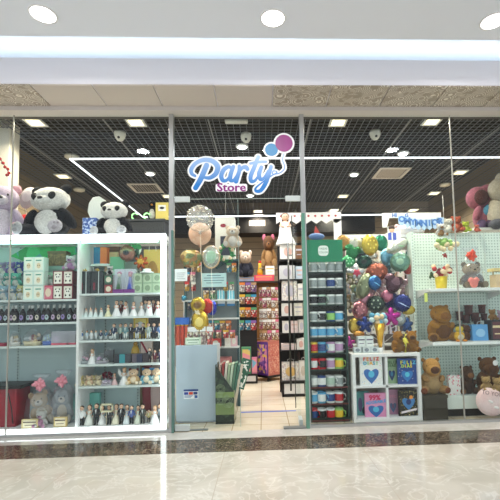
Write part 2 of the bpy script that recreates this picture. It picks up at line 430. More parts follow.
def smooth_path(pts, n=7):
    out = []
    for i in range(len(pts)-1):
        p0, p1, p2, p3 = pts[max(i-1, 0)], pts[i], pts[i+1], pts[min(i+2, len(pts)-1)]
        for j in range(n):
            t = j/n
            out.append(tuple(.5*((2*p1[q])+(-p0[q]+p2[q])*t+(2*p0[q]-5*p1[q]+4*p2[q]-p3[q])*t*t+(-p0[q]+3*p1[q]-3*p2[q]+p3[q])*t**3) for q in range(3)))
    out.append(pts[-1]); return out
STR = [
 [(94, 176, 12), (82, 205, 12), (66, 240, 12), (46, 274, 11)],
 [(44, 222, 6), (30, 212, 8), (28, 192, 9), (48, 166, 9), (84, 152, 10), (120, 158, 11), (142, 182, 12), (134, 212, 11), (108, 230, 9), (82, 228, 6)],
 [(205, 192, 7), (190, 182, 8), (168, 196, 10), (158, 222, 10), (166, 242, 9), (184, 238, 7), (202, 212, 6)],
 [(210, 182, 9), (198, 218, 10), (198, 240, 9), (212, 240, 7), (228, 214, 5)],
 [(236, 180, 8), (236, 200, 9), (228, 226, 10), (222, 246, 10)],
 [(232, 212, 6), (248, 188, 8), (264, 184, 10), (272, 192, 9)],
 [(318, 140, 9), (302, 182, 10), (286, 222, 10), (288, 244, 9), (304, 242, 7), (320, 220, 5)],
 [(284, 168, 6), (316, 162, 7), (352, 160, 6)],
 [(332, 184, 9), (322, 214, 10), (328, 236, 9), (344, 230, 7), (362, 200, 6)],
 [(374, 182, 9), (364, 216, 10), (350, 254, 10), (330, 284, 9), (310, 288, 7), (308, 274, 5), (336, 250, 4), (372, 224, 4), (400, 206, 3), (384, 200, 3), (382, 214, 3), (410, 210, 3), (430, 194, 3), (432, 176, 3), (424, 152, 3), (430, 126, 3)],
]
def outline_sheet(b, discs, rects, y0, y1, m, res=.003):
    "one clean sheet bounding the union of discs and rounded rectangles (marching squares)"
    import numpy as np
    xs_ = [d[0]-d[2] for d in discs]+[d[0]+d[2] for d in discs]; zs_ = [d[1]-d[2] for d in discs]+[d[1]+d[2] for d in discs]
    X0, X1, Z0, Z1 = min(xs_)-.02, max(xs_)+.02, min(zs_)-.03, max(zs_)+.02
    gx = np.arange(X0, X1, res); gz = np.arange(Z0, Z1, res); A, B = np.meshgrid(gx, gz, indexing='ij')
    D = np.full(A.shape, 9.)
    for (x, z, r) in discs: D = np.minimum(D, np.hypot(A-x, B-z)-r)
    for (x, z, hx, hz, r) in rects:
        qx = np.maximum(abs(A-x)-hx, 0); qz = np.maximum(abs(B-z)-hz, 0); D = np.minimum(D, np.hypot(qx, qz)-r)
    for i in range(len(gx)-1):
        for j in range(len(gz)-1):
            cs = [(gx[i], gz[j], D[i, j]), (gx[i+1], gz[j], D[i+1, j]), (gx[i+1], gz[j+1], D[i+1, j+1]), (gx[i], gz[j+1], D[i, j+1])]
            if all(c[2] > 0 for c in cs): continue
            poly = []; cut = []
            for q in range(4):
                a, c = cs[q], cs[(q+1) % 4]
                if a[2] <= 0: poly.append((a[0], a[1]))
                if (a[2] <= 0) != (c[2] <= 0):
                    t = a[2]/(a[2]-c[2]); p = (a[0]+(c[0]-a[0])*t, a[1]+(c[1]-a[1])*t); poly.append(p); cut.append(p)
            n = len(poly)
            b.add([(x, y0, z) for x, z in poly]+[(x, y1, z) for x, z in poly], [tuple(range(n)), tuple(range(2*n-1, n-1, -1))], m)
            if len(cut) == 2: b.add([(cut[0][0], y0, cut[0][1]), (cut[1][0], y0, cut[1][1]), (cut[1][0], y1, cut[1][1]), (cut[0][0], y1, cut[0][1])], [(0, 1, 2, 3)], m)
    return b
def sdiscs(extra):
    out = []
    for s_ in STR:
        for (u, v, r) in smooth_path(s_): x, z = sp(u, v); out.append((x, z, (r+extra)*.0106/4.348))
    return out
wd = sdiscs(7)
for (u, v, r) in ((430, 80, 47), (376, 108, 36)):
    x, z = sp(u, v); wd.append((x, z, r*.00244))
x, z = sp(202, 273)
obj('backing', outline_sheet(MB(), wd, [(x, z, .148, .022, .02)], -.002, 0, SWH), sign)
obj('lettering', outline_sheet(MB(), sdiscs(-.5), [], -.005, -.0025, SBL), sign, label='blue brush-script word Party')
obj('lettering', MB().text('Store', .127, SPU, x-.0025, -.004, z, off=.0015, ext=.0006, sx=1.1).text('Store', .127, SPU, x+.0025, -.0055, z, off=.0015, ext=.0006, sx=1.1), sign, label='purple word Store')
x, z = sp(376, 108); obj('balloon_mark', MB().disc(x, z, .069, .069, -.005, -.002, C(24, 132, 190, .4), 36), sign, label='blue balloon disc')
x, z = sp(430, 80); obj('balloon_mark', MB().disc(x, z, .094, .094, -.007, -.002, mat('sign_purple', col(130, 28, 110), .4, noise=(3, col(165, 60, 140), .3)), 40), sign, label='purple balloon disc')

# ================================================================== CEILING FITTINGS
def warm_down(r):
    obj('frame', MB().b0(-.14, .14, -.14, -.105, -.02, .0, WHITE).b0(-.14, .14, .105, .14, -.02, 0, WHITE).b0(-.14, -.105, -.105, .105, -.02, 0, WHITE).b0(.105, .14, -.105, .105, -.02, 0, WHITE), r)
    obj('diffuser', MB().b0(-.105, .105, -.105, .105, -.012, 0, WARM), r)
def cool_down(r):
    obj('trim_ring', MB().lathe([(.085, 0), (.085, -.015), (.06, -.02)], WHITE, 24), r)
    obj('lamp_lens', MB().lathe([(.062, -.018), (.05, -.03), (.001, -.034)], COOL, 20), r)
def ceil_at(px, py, z):
    d = _r*((px-PX)/F) + _u*(-(py-PY)/F) + _f; t = (z-1.2)/d.z
    return EYE+d*t
def lamp(px, py, kind, label, sc=1, power=20):
    p = ceil_at(px, py, ZC-.01)
    if kind == 'w': make('wl', warm_down, 'ceiling_light', label, 'ceiling light', (p.x, p.y, ZC-.008), group='recessed shop ceiling lights', sc=.72)
    else: make('cl', cool_down, 'ceiling_light', label, 'ceiling light', (p.x, p.y, ZC-.008), group='recessed shop ceiling lights', sc=1)
    l = bpy.data.lights.new('lamp', 'AREA'); l.shape = 'DISK'; l.size = .2; l.energy = power; l.color = (1, .87, .66) if kind == 'w' else (.95, .97, 1); l.spread = 2.6
    lo = bpy.data.objects.new('lamp', l); COL.objects.link(lo); lo.location = (p.x, p.y, ZC-.05)
WL = [(35, 122, 'square warm ceiling light at the front left, above the white column'), (136, 122, 'square warm ceiling light at the front, left of the sign post'),
      (338, 122, 'square warm ceiling light at the front, just right of the doorway'), (432, 121, 'square warm ceiling light at the front right near the glass joint'),
      (63, 176, 'warm square light above the large panda'), (168, 196, 'small warm light beside the left door post, above the yellow card'), (343, 196, 'small warm light in the ceiling right of the doorway, nearer of two in line'),
      (334, 210, 'smallest warm light right of the doorway, farther of two in line'), (460, 172, 'warm light in the right ceiling beyond the glass joint'), (434, 193, 'warm light left of the right glass joint, middle of its row'), (413, 210, 'dim warm light above the blue letter bunting'), (258, 211, 'warm light in the dark ceiling seen through the doorway')]
for px, py, lb in WL: lamp(px, py, 'w', lb, power=16)
for px, py, lb in [(150, 173, 'bright round white light left of the sign post'), (242, 146, 'bright round white light behind the sign lettering'), (354, 174, 'bright round white light right of the doorway'), (403, 153, 'bright round white light above the right ceiling vent'), (250, 195, 'round white light behind the purple sign word')]:
    lamp(px, py, 'c', lb, power=24)
def mall_down(r):
    obj('trim_ring', MB().lathe([(.1, 0), (.1, -.006), (.088, -.008), (.088, 0)], WHITE, 32), r)
    obj('lamp_lens', MB().lathe([(.088, -.004), (.05, -.005), (.001, -.005)], MALL, 28), r)
for i, (px, py, lb) in enumerate(((43, 14, 'round recessed ceiling downlight at the left of the mall ceiling'), (273, 18, 'round recessed ceiling downlight in the middle of the mall ceiling'), (493, 21, 'round recessed ceiling downlight cut by the right edge of the mall ceiling'))):
    p = ceil_at(px, py, ZM)
    make('ml', mall_down, 'ceiling_downlight', lb, 'ceiling light', (p.x, p.y, ZM), group='mall ceiling downlights')
    l = bpy.data.lights.new('lamp', 'AREA'); l.shape = 'DISK'; l.size = .17; l.energy = 16; l.color = (1, .98, .95)
    lo = bpy.data.objects.new('lamp', l); COL.objects.link(lo); lo.location = (p.x, p.y, ZM-.02)
# suspended LED rectangle
za = ZC-.12
pa = ceil_at(70, 159, za); pb = ceil_at(149, 217, za)
XLc = pa.x; Yf = pa.y; Yr = pb.y
led = thing('linear_light', 'thin white rectangular LED line light hanging under the grid ceiling', 'ceiling light', (XLc, Yf, za))
obj('light_bar', MB().b0(0, 3.9-XLc, -.01, .01, -.01, .01, LEDC), led)
obj('light_bar', MB().b0(0, 3.9-XLc, Yr-Yf-.014, Yr-Yf+.014, -.014, .014, LEDC), led)
obj('light_bar', MB().b0(-.01, .01, 0, Yr-Yf, -.01, .01, LEDC), led)
w = MB()
for x in (.02, 1.3, 2.6, 4.2, 5.8):
    for y in (0, Yr-Yf): obj('hanging_wire', MB().tube([(x, y, 0), (x, y, .13)], .002, BLACK, 4), led)

def vent(r):
    b = MB().b0(-.3, .3, -.3, -.24, -.015, 0, C(214, 206, 200)).b0(-.3, .3, .24, .3, -.015, 0, C(214, 206, 200)).b0(-.3, -.24, -.24, .24, -.015, 0, C(214, 206, 200)).b0(.24, .3, -.24, .24, -.015, 0, C(214, 206, 200))
    obj('frame', b, r)
    b = MB()
    for i in range(9): b.box((-.2+i*.05, 0, -.005), (.036, .48, .004), C(190, 180, 172), Ry(.5))
    obj('louvre', b, r)
for px, py, lb, s_ in ((146, 188, 'beige square air vent in the ceiling left of the sign', .85), (391, 173, 'beige square air vent in the right half of the ceiling', .85)):
    p = ceil_at(px, py, ZC-.01); make('vent', vent, 'air_vent', lb, 'air vent', (p.x, p.y, ZC-.01), group='ceiling air vents', sc=s_)
make('vent', vent, 'air_vent', 'small air vent on the dark bulkhead beyond the doorway', 'air vent', (at(257, 222, 8.94).x, 8.945, at(257, 223, 8.94).z), rot=(PI/2, 0, 0), sc=(.6, .2, .8))
def dome(r):
    obj('housing', MB().lathe([(.065, 0), (.07, -.03), (.06, -.07), (.035, -.105), (.001, -.115)], C(222, 220, 210, .4), 20), r)
    obj('lens', MB().ell((.0, -.045, -.085), .016, BLACK), r)
for px, py, lb in ((120, 132, 'white dome camera on the ceiling left of the sign post'), (375, 131, 'white dome camera on the ceiling right of the doorway'), (246, 134, 'white dome detector on the ceiling behind the sign')):
    p = ceil_at(px, py, ZC-.01); make('dome', dome, 'security_camera', lb, 'camera', (p.x, p.y, ZC-.01), group='white ceiling domes')
def apoint(r): obj('disc_cover', MB().lathe([(.12, 0), (.12, -.03), (.1, -.045), (.001, -.05)], C(206, 200, 186), 24), r)
for px, py, lb in ((79, 189, 'flat round disc on the ceiling behind the large panda'), (445, 184, 'flat round disc on the ceiling left of the right glass joint'), (72, 156, 'flat round disc at the corner of the LED line light')):
    p = ceil_at(px, py, ZC-.01); make('ap', apoint, 'smoke_detector', lb, 'smoke detector', (p.x, p.y, ZC-.01), group='flat ceiling discs', sc=.8)
p = ceil_at(236, 119, ZC-.05)
t = thing('emergency_light', 'long white emergency light box on the ceiling just above the sign', 'emergency light', (p.x, p.y+.05, ZC-.01))
obj('housing', MB().b0(-.13, .13, -.04, .04, -.06, 0, C(214, 212, 204)), t, bevel=.01); obj('diffuser', MB().b0(-.11, .11, -.042, -.03, -.05, -.02, C(236, 236, 230)), t)

# ================================================================== LEFT LIT CABINET
CY, CB = 4.29, 4.70
def zl(px, py, Y=CY): return at(px, py, Y).z
XC0 = XL+.02; XCR = at(165, 330, CY).x+.012; XDV = at(77.5, 330, CY).x
ZT = zl(80, 240.5); ZTT = zl(80, 236)
cab = thing('display_cabinet', 'tall white display cabinet with a glowing white edge behind the left window', 'cabinet', ((XC0+XCR)/2, CY, 0))
cx = (XC0+XCR)/2
SHM = C(214, 224, 222, .35); CBK = C(178, 200, 203, .5)
def cabpart(name, m, lab=None):
    o = obj(name, m, cab, label=lab); o.location = (-cx, -CY, 0); return o
cabpart('light_frame', MB().b0(XC0, XCR, CY-.03, CY, ZTT-.028, ZTT+.012, LED).b0(XCR-.048, XCR, CY-.03, CY, .055, ZTT-.028, LED).b0(XC0, XCR, CY-.03, CY, .012, .055, LED), 'glowing white edge')
cabpart('top_panel', MB().b0(XC0, XCR, CY, CB, ZT, ZTT, WHITE))
cabpart('bottom_panel', MB().b0(XC0, XCR, CY, CB, .0, .06, WHITE))
cabpart('divider', MB().b0(XDV-.012, XDV+.012, CY, CB, .06, ZT, WHITE))
cabpart('side_panel', MB().b0(XCR-.04, XCR, CY, CB, 0, ZT, film('acrylic', (.9, .93, .93), .25, .1, .1)))
XBK = at(140, 330, 4.7).x
cabpart('back_panel', MB().b0(XC0, XDV, CB, CB+.01, 0, ZT, CBK).b0(XDV, XBK, CB, CB+.01, 0, zl(110, 262, 4.7), CBK))
b = MB()
for xx in (XC0+.95, XDV-.05, XDV+.13, XBK-.02):
    for i in range(60): b.box((xx, CB-.004, .12+i*.033), (.008, .006, .016), C(70, 84, 84))
    b.b0(xx-.016, xx+.016, CB-.003, CB, .06, ZT, C(176, 196, 196))
cabpart('slotted_upright', b)
LS = [zl(40, 299.5), zl(40, 322.5), zl(40, 346)]
RS = [zl(120, 293), zl(120, 316.5), zl(120, 340), zl(120, 364), zl(120, 386)]
for z in LS: cabpart('shelf', MB().b0(XC0, XDV-.012, CY+.01, CB-.01, z-.02, z, SHM))
for z in RS: cabpart('shelf', MB().b0(XDV+.012, XCR-.04, CY+.01, CB-.01, z-.02, z, SHM))
zb = .062
cabpart('added_strip_light', MB().b0(XC0+.3, XCR-.1, CY+.04, CY+.06, ZT-.02, ZT-.002, mat('green_tint_led', (1, 1, 1), .5, emis=(.25, 1, .55), es=4.5)), 'added pale green light strip')  # strip added to tint the top level green
# green sheet imitating reflected light hangs at the back of the top level
XW = (at(-0.5, 330, 4.8).x, at(11, 160, 4.8).x)
struct('wall_column', MB().b0(XW[0]-.5, at(11.5, 160, 4.8).x, 4.75, 4.95, 2.0, ZC+.1, C(240, 234, 220)))
# ================================================================== ITEM BUILDERS
def plush(body, belly, head, ear, limb, pad, muz, kind='bear'):
    def f(r):
        if kind == 'capy':
            obj('body', MB().ell((0, .02, .3), (.31, .26, .34), body), r)
            obj('belly', MB().ell((0, -.06, .28), (.24, .2, .25), belly), r)
            h = MB().ell((0, -.02, .74), (.23, .25, .24), head).ell((0, -.16, .66), (.2, .2, .18), head)
            hd = obj('head', h, r)
            obj('muzzle', MB().ell((0, -.33, .68), (.12, .06, .1), muz), hd)
            for s in (-1, 1):
                obj('ear', MB().ell((s*.19, .05, .93), (.055, .04, .06), ear), hd)
                obj('eye', MB().ell((s*.16, -.16, .79), .022, BLACK, seg=8, ring=6), hd)
                obj('arm', MB().ell((s*.22, -.17, .42), (.075, .14, .08), limb, Rz(-s*.5)@Rx(.4)), r)
                lg = obj('leg', MB().ell((s*.25, -.16, .12), (.13, .2, .12), limb, Rz(s*.35)), r)
                obj('foot_pad', MB().ell((s*.31, -.33, .12), (.085, .03, .085), pad, Rz(s*.35)), lg)
            return
        obj('body', MB().ell((0, .02, .29), (.29, .23, .31), body), r)
        obj('belly', MB().ell((0, -.07, .29), (.215, .18, .25), belly), r)
        hd = obj('head', MB().ell((0, -.03, .73), (.3, .24, .24), head), r)
        obj('muzzle', MB().ell((0, -.23, .67), (.13, .09, .09), muz).ell((0, -.31, .705), (.045, .03, .03), BLACK, seg=10, ring=7), hd)
        for s in (-1, 1):
            e = obj('ear', MB().ell((s*.23, .0, .92), (.1, .05, .1) if kind != 'koala' else (.15, .06, .14), ear), hd)
            if kind == 'panda': obj('eye_patch', MB().ell((s*.13, -.225, .755), (.06, .035, .08), C(26, 26, 28, .9), Ry(s*.5)), hd)
            obj('eye', MB().ell((s*.12, -.255, .77), .022, BLACK, seg=8, ring=6), hd)
            obj('arm', MB().ell((s*.3, -.06, .35), (.09, .1, .22), limb, Ry(-s*.45)@Rx(.25)), r)
            lg = obj('leg', MB().ell((s*.25, -.2, .13), (.12, .22, .12), limb, Rz(s*.25)), r)
            obj('foot_pad', MB().ell((s*.3, -.395, .14), (.105, .035, .12), pad, Rz(s*.25)), lg)
            if kind == 'panda':
                obj('paw_print', MB().ell((s*.305, -.43, .11), (.045, .008, .035), C(150, 150, 155, .9)).ell((s*.25, -.425, .19), (.018, .006, .02), C(150, 150, 155, .9)).ell((s*.305, -.43, .2), (.018, .006, .02), C(150, 150, 155, .9)).ell((s*.36, -.425, .19), (.018, .006, .02), C(150, 150, 155, .9)), lg)
    return f
def mono(a, kind='bear', muz=None, pad=None, belly=None):
    return plush(a, belly or a, a, a, a, pad or a, muz or a, kind)
SKIN = C(232, 190, 160, .5); HAIRS = [C(58, 34, 22, .6), C(20, 16, 14, .6), C(196, 150, 80, .6), C(96, 56, 30, .6)]
def bride(gown, hair, veil=False, bouquet=None):
    def f(r):
        b = MB().lathe([(.0, .5), (.085, .52), (.07, .6), (.1, .68), (.085, .73), (.035, .76), (.035, .8)], SKIN, 12)
        b.ell((0, -.01, .875), (.105, .1, .12), SKIN, seg=12, ring=8)
        for s in (-1, 1):
            b.tube([(s*.1, 0, .7), (s*.15, -.03, .6), (s*.04, -.12, .55)], [.03, .027, .022], SKIN, 6)
            b.ell((s*.035, -.105, .88), .012, BLACK, seg=6, ring=4)
        obj('figure', b, r)
        g = MB().lathe([(.29, 0), (.285, .03), (.22, .2), (.13, .42), (.085, .54), (.075, .58), (.103, .66), (.1, .7)], gown, 18, rip=.04, nr=9)
        obj('gown', g, r)
        h = MB().ell((0, .03, .905), (.12, .1, .115), hair, seg=12, ring=8).ell((0, .06, .8), (.1, .05, .14), hair, seg=10, ring=6)
        obj('hair', h, r)
        if veil: obj('veil', MB().lathe([(.2, .25), (.17, .5), (.12, .85), (.07, 1.0), (.001, 1.01)], WHITE, 14, c=(0, .09, 0), sy=.35), r)
        if bouquet: obj('bouquet', MB().ell((0, -.15, .53), (.06, .05, .06), bouquet, seg=8, ring=6), r)
    return f
def groom(suit, hair, vest=WHITE, trou=None):
    trou = trou or suit
    def f(r):
        b = MB().ell((0, -.01, .875), (.1, .095, .115), SKIN, seg=12, ring=8).cyl((0, 0, .74), .035, .08, SKIN, 8)
        for s in (-1, 1):
            b.ell((s*.035, -.1, .88), .012, BLACK, seg=6, ring=4); b.ell((s*.17, -.05, .42), .03, SKIN, seg=6, ring=5)
        obj('figure', b, r)
        t = MB()
        for s in (-1, 1):
            t.tube([(s*.06, 0, .44), (s*.065, 0, .2), (s*.07, 0, .03)], [.065, .05, .045], trou, 8); t.ell((s*.075, -.04, .02), (.045, .08, .022), BLACK, seg=8, ring=5)
        obj('trousers', t, r)
        j = MB().lathe([(.1, .36), (.12, .45), (.11, .55), (.135, .68), (.11, .74), (.04, .77)], suit, 14, sy=.72)
        for s in (-1, 1): j.tube([(s*.125, 0, .7), (s*.17, 0, .56), (s*.17, -.05, .44)], [.042, .036, .03], suit, 7)
        obj('jacket', j, r)
        obj('shirt', MB().prism([(-.035, .74), (.035, .74), (0, .52)], -.105, -.07, vest).ell((0, -.105, .72), (.03, .012, .014), BLACK, seg=6, ring=4), r)
        obj('hair', MB().ell((0, .02, .925), (.108, .1, .08), hair, seg=12, ring=8), r)
    return f
def bottle(lab):
    def f(r):
        obj('bottle_body', MB().lathe([(.027, 0), (.029, .008), (.029, .1), (.024, .122), (.012, .142), (.011, .165)], C(14, 16, 18, .2), 16), r)
        obj('cap', MB().lathe([(.015, .152), (.015, .185), (.011, .19)], C(200, 206, 206, .3), 12), r)
        l = obj('bottle_label', MB().disc(0, .055, .018, .028, -.031, -.022, lab), r)
        obj('label_print', MB().disc(0, .06, .008, .012, -.0325, -.029, C(70, 60, 80)), l)
    return f
def carton(w, d, h, m, front=None, shape=None, sm=None, band=None):
    def f(r):
        obj('carton', MB().b0(-w/2, w/2, -d/2, d/2, 0, h, m), r, bevel=.0015)
        b = MB()
        if front: b.b0(-w*.4, w*.4, -d/2-.0015, -d/2+.001, h*.08, h*.92, front)
        if shape == 'face':
            b.disc(0, h*.38, w*.2, h*.2, -d/2-.0025, -d/2, sm)
            for s in (-1, 1): b.disc(s*w*.08, h*.4, w*.035, h*.04, -d/2-.0035, -d/2, C(90, 70, 60))
            b.b0(-w*.28, w*.28, -d/2-.0025, -d/2, h*.72, h*.8, band or C(60, 150, 130))
        if shape == 'bear':
            b.disc(0, h*.55, w*.24, h*.19, -d/2-.0025, -d/2, sm).disc(0, h*.25, w*.27, h*.15, -d/2-.0025, -d/2, sm)
            for s in (-1, 1):
                b.disc(s*w*.18, h*.72, w*.07, h*.05, -d/2-.0025, -d/2, BLACK); b.disc(s*w*.1, h*.56, w*.06, h*.05, -d/2-.0035, -d/2, BLACK)
                b.disc(s*w*.2, h*.28, w*.08, h*.07, -d/2-.0035, -d/2, BLACK)
        if shape == 'stripe':
            b.b0(-w*.4, w*.4, -d/2-.0025, -d/2, h*.62, h*.74, sm).b0(-w*.3, w*.3, -d/2-.0025, -d/2, h*.3, h*.36, sm)
        if shape == 'oval': b.disc(0, h*.5, w*.28, h*.3, -d/2-.0025, -d/2, sm)
        if b.v: obj('front_print', b, r)
    return f
def mug(c, pc):
    def f(r):
        obj('cup', MB().lathe([(.036, 0), (.039, .004), (.039, .092), (.037, .094), (.035, .09), (.035, .008), (.001, .008)], c, 20), r)
        obj('handle', MB().tube([(.036, -.005, .075), (.056, -.01, .07), (.062, -.012, .048), (.056, -.01, .026), (.036, -.005, .02)], .0055, c, 7), r)
        b = MB().lathe([(.0394, .018), (.0394, .078)], pc, 20)
        obj('mug_print', MB().add([v for v in b.v], [b.f[i] for i in range(len(b.f)-2) if 10 <= i % 20 < 20], pc, True), r)
    return f
def bowm(m, n=9, s=1):
    b = MB()
    for i in range(n):
        a = 2*PI*i/n+.3; q = .5+.5*((i*7) % 3)/2
        b.ell((math.cos(a)*.05*s*q, -.01*s*(i % 3), math.sin(a)*.045*s*q), (.034*s, .018*s, .02*s), m, Ry(-a), 8, 6)
    b.ell((0, -.025*s, 0), .018*s, m, seg=8, ring=6)
    return b
def pouch(inner, card, w=.07, h=.13):
    bc = [int(255*(v**(1/2.2))) for v in inner.node_tree.nodes['Principled BSDF'].inputs['Base Color'].default_value[:3]]
    inner = hues('pouch_'+inner.name, [tuple(int(v*.8) for v in bc), tuple(int(v*.6) for v in bc), (214, 204, 190), tuple(min(255, int(v*.9+20)) for v in bc), (120, 90, 90)], 42, rough=.3)
    def f(r):
        obj('header_card', MB().b0(-w/2, w/2, -.003, .003, h*.74, h, card), r)
        obj('pouch', MB().pillow(lambda a: min(w*.5/max(abs(math.cos(a)), .01), h*.38/max(abs(math.sin(a)), .01)), .016, inner, 24, 4, 0, c=(0, 0, h*.37)), r)
    return f
def giftbag(w, h, m, pr=None, d=.05, hc=WHITE):
    def f(r):
        bg = obj('bag_body', MB().add([(-w/2, -d/2, 0), (w/2, -d/2, 0), (w/2, d/2, 0), (-w/2, d/2, 0), (-w/2, -d/2.4, h), (w/2, -d/2.4, h), (w/2, d/2.4, h), (-w/2, d/2.4, h)],
            [(0, 3, 2, 1), (0, 1, 5, 4), (1, 2, 6, 5), (2, 3, 7, 6), (3, 0, 4, 7)], m), r)
        obj('bag_handle', MB().tube([(-w*.2, -d/2, h*.96), (-w*.17, -d/2, h*1.14), (0, -d/2, h*1.2), (w*.17, -d/2, h*1.14), (w*.2, -d/2, h*.96)], .0025, hc, 5), r)
        if pr: obj('bag_print', MB().disc(0, h*.48, w*.3, h*.26, -d/2-.004, -d/2+.004, pr), r)
    return f
def wrapped(base, w, h, bow=None):
    "clear cellophane gathered over a gift"
    def f(r):
        obj('wrap', MB().lathe([(w*.5, 0), (w*.56, h*.2), (w*.5, h*.5), (w*.22, h*.74), (w*.06, h*.8), (w*.2, h*.92), (w*.34, h)], base, 22, sy=.6, rip=.07, nr=7), r)
        if bow: obj('bow', bowm(bow, 11, w/.3), r, loc=(0, -w*.1, h*.8))
    return f
HEART = lambda R: (lambda a: R*.62*(1.25 - .55*math.sin(a)*0 + .28*math.cos(2*(a-PI/2))*0 + (.38*abs(math.cos(a))**.7 if math.sin(a) > 0 else -.0) - (.25 if math.sin(a) > 0 else 0)*(math.sin(a)**6)*2.2 + (.5*(-math.sin(a))**3 if math.sin(a) < 0 else 0)))
ROUND = lambda R, q=1: (lambda a: R/math.sqrt(math.cos(a)**2+(math.sin(a)/q)**2))
STAR = lambda R, n=5: (lambda a: R*(.72+.28*abs(math.cos(n*(a-PI/2)/2))**1*2-.28))
def foilb(Rf, T, m, pr=None, pm=None, R=.1):
    def f(r):
        bd = obj('envelope', MB().pillow(Rf, T, m), r)
        obj('filling_neck', MB().b0(-.006, .006, -.002, .002, -R*1.12, -R*.9, m), r)
        if pr == 'dot':
            b = MB()
            for q in range(6): b.ell((R*.42*math.cos(q*1.05), -T*.85, R*.42*math.sin(q*1.05)), (R*.13, T*.12, R*.13), pm, seg=10, ring=6)
            obj('printed_spots', b, bd)
        if pr == 'face':
            obj('printed_centre', MB().ell((0, -T*.72, 0), (R*.5, T*.36, R*.45), pm, seg=18, ring=8), bd)
        if pr == 'band': obj('printed_band', MB().ell((0, -T*.25, -R*.1), (R*.9, T*.82, R*.16), pm, Ry(.5), 18, 8), bd)
    return f

# ================================================================== PLUSH AND DISPLAY ON THE CABINET TOP
ztop = ZTT+.012
def topput(px, Y): return (at(px, 236, Y).x, Y, ztop)
PW = plushm(236, 234, 230); PB = plushm(28, 29, 34); PG = plushm(200, 202, 208)
def P1(f, name, lb, cat, px, Y, hpx, rz=0, base=None, **kw):
    x, y, z = topput(px, Y); return make(kw.pop('key', name+lb), f, name, lb, cat, (x, y, z if base is None else base), rz, sc=hpx*k(Y), **kw)
pf = plush(PB, PW, PW, PB, PB, PG, PW, 'panda')
Yp = 4.46
P1(pf, 'panda_plush', 'large seated panda plush with white belly on top of the glowing cabinet', 'plush toy', 51, Yp, 1, -.2, key='panda')
r = PROTO['panda']; s0 = 51*k(Yp); r.scale = (s0*1.32, s0*1.0, s0*1.02)
P1(pf, 'panda_plush', 'smaller seated panda plush beside the blue patterned box on the cabinet top', 'plush toy', 114.5, 4.5, 1, -.1, key='panda').scale = (36*k(4.5)*1.25, 36*k(4.5), 37*k(4.5))
t = PROTO['panda']
hd = [c for c in t.children if c.name.startswith('head')][0]
LAV = plushm(206, 190, 214); PNK = plushm(232, 176, 190)
P1(plush(LAV, plushm(226, 216, 228), LAV, PNK, LAV, PNK, plushm(222, 214, 226), 'bear'), 'bear_plush', 'lavender and pink plush toy at the far left of the cabinet top', 'plush toy', 3, 4.45, 1, .35).scale = (54*k(4.45)*.85, 54*k(4.45)*.8, 54*k(4.45))
x, y, z = topput(25, 4.6)
t = thing('fabric_gift_bag', 'red and white spotted cloth bag with yellow base behind the large panda', 'gift bag', (x, y, z))
obj('bag_body', MB().lathe([(.055, 0), (.1, .07), (.095, .2), (.05, .28), (.03, .3)], hues('dots', [(250, 244, 240), (250, 244, 240)], 22, (206, 30, 34), thr=.3), 20, sy=.6), t)
obj('bag_base', MB().lathe([(.06, 0), (.106, .07), (.1, .13)], C(232, 176, 50), 20, sy=.62), t)
t2 = thing('grey_balloon', 'tall grey oval foil balloon standing above the spotted bag', 'balloon', (at(27, 198, 4.62).x, 4.64, at(27, 198, 4.64).z))
obj('envelope', MB().pillow(ROUND(.09, 1.45), .04, satin(178, 170, 174), R=Ry(.35)), t2)
obj('printed_centre', MB().ell((.01, -.035, .02), (.055, .012, .08), satin(206, 200, 204), Ry(.35)), t2); obj('ribbon', MB().tube([(-.03, 0, -.12), (-.02, .01, -.18), (-.03, 0, -.24)], .003, WHITE, 5), t2)
x, y, z = topput(91.5, 4.52)
make('bluebox', carton(.15, .12, 20*k(4.52), hues('blueprint', [(80, 110, 180), (200, 215, 240), (60, 90, 160)], 60)), 'patterned_box', 'blue and white patterned box beside the smaller panda', 'box', (x, y, z))
o = MB().prism([(p_[0]*k(4.66), p_[1]*k(4.66)) for p_ in [(-8, 0), (8, 0), (7, 12), (8, 20), (6, 26), (9, 33), (8, 41), (2, 45), (-4, 44), (-8, 38), (-9, 29), (-6, 22), (-8, 12)]], -.01, .01, C(222, 228, 222))
t = obj('cutout_board', o, loc=topput(97, 4.66)); tag(t, 'plain pale silhouette board standing behind the smaller panda', 'cutout board')
x, y, z = topput(162, 4.6)
t = thing('yellow_card', 'yellow card sign with a small black mark high behind the right end of the cabinet', 'sign', (at(162, 218, 5.75).x, 5.76, at(146, 219, 5.7).z))
w_ = 13*k(5.6); h_ = 18*k(5.6)
obj('card', MB().b0(-w_/2, w_/2, -.01, .01, 0, h_, C(226, 206, 110)), t); obj('card_print', MB().b0(-w_*.3, w_*.3, -.013, -.01, h_*.5, h_*.85, WHITE).ell((0, -.014, h_*.68), (.035, .004, .018), BLACK), t)
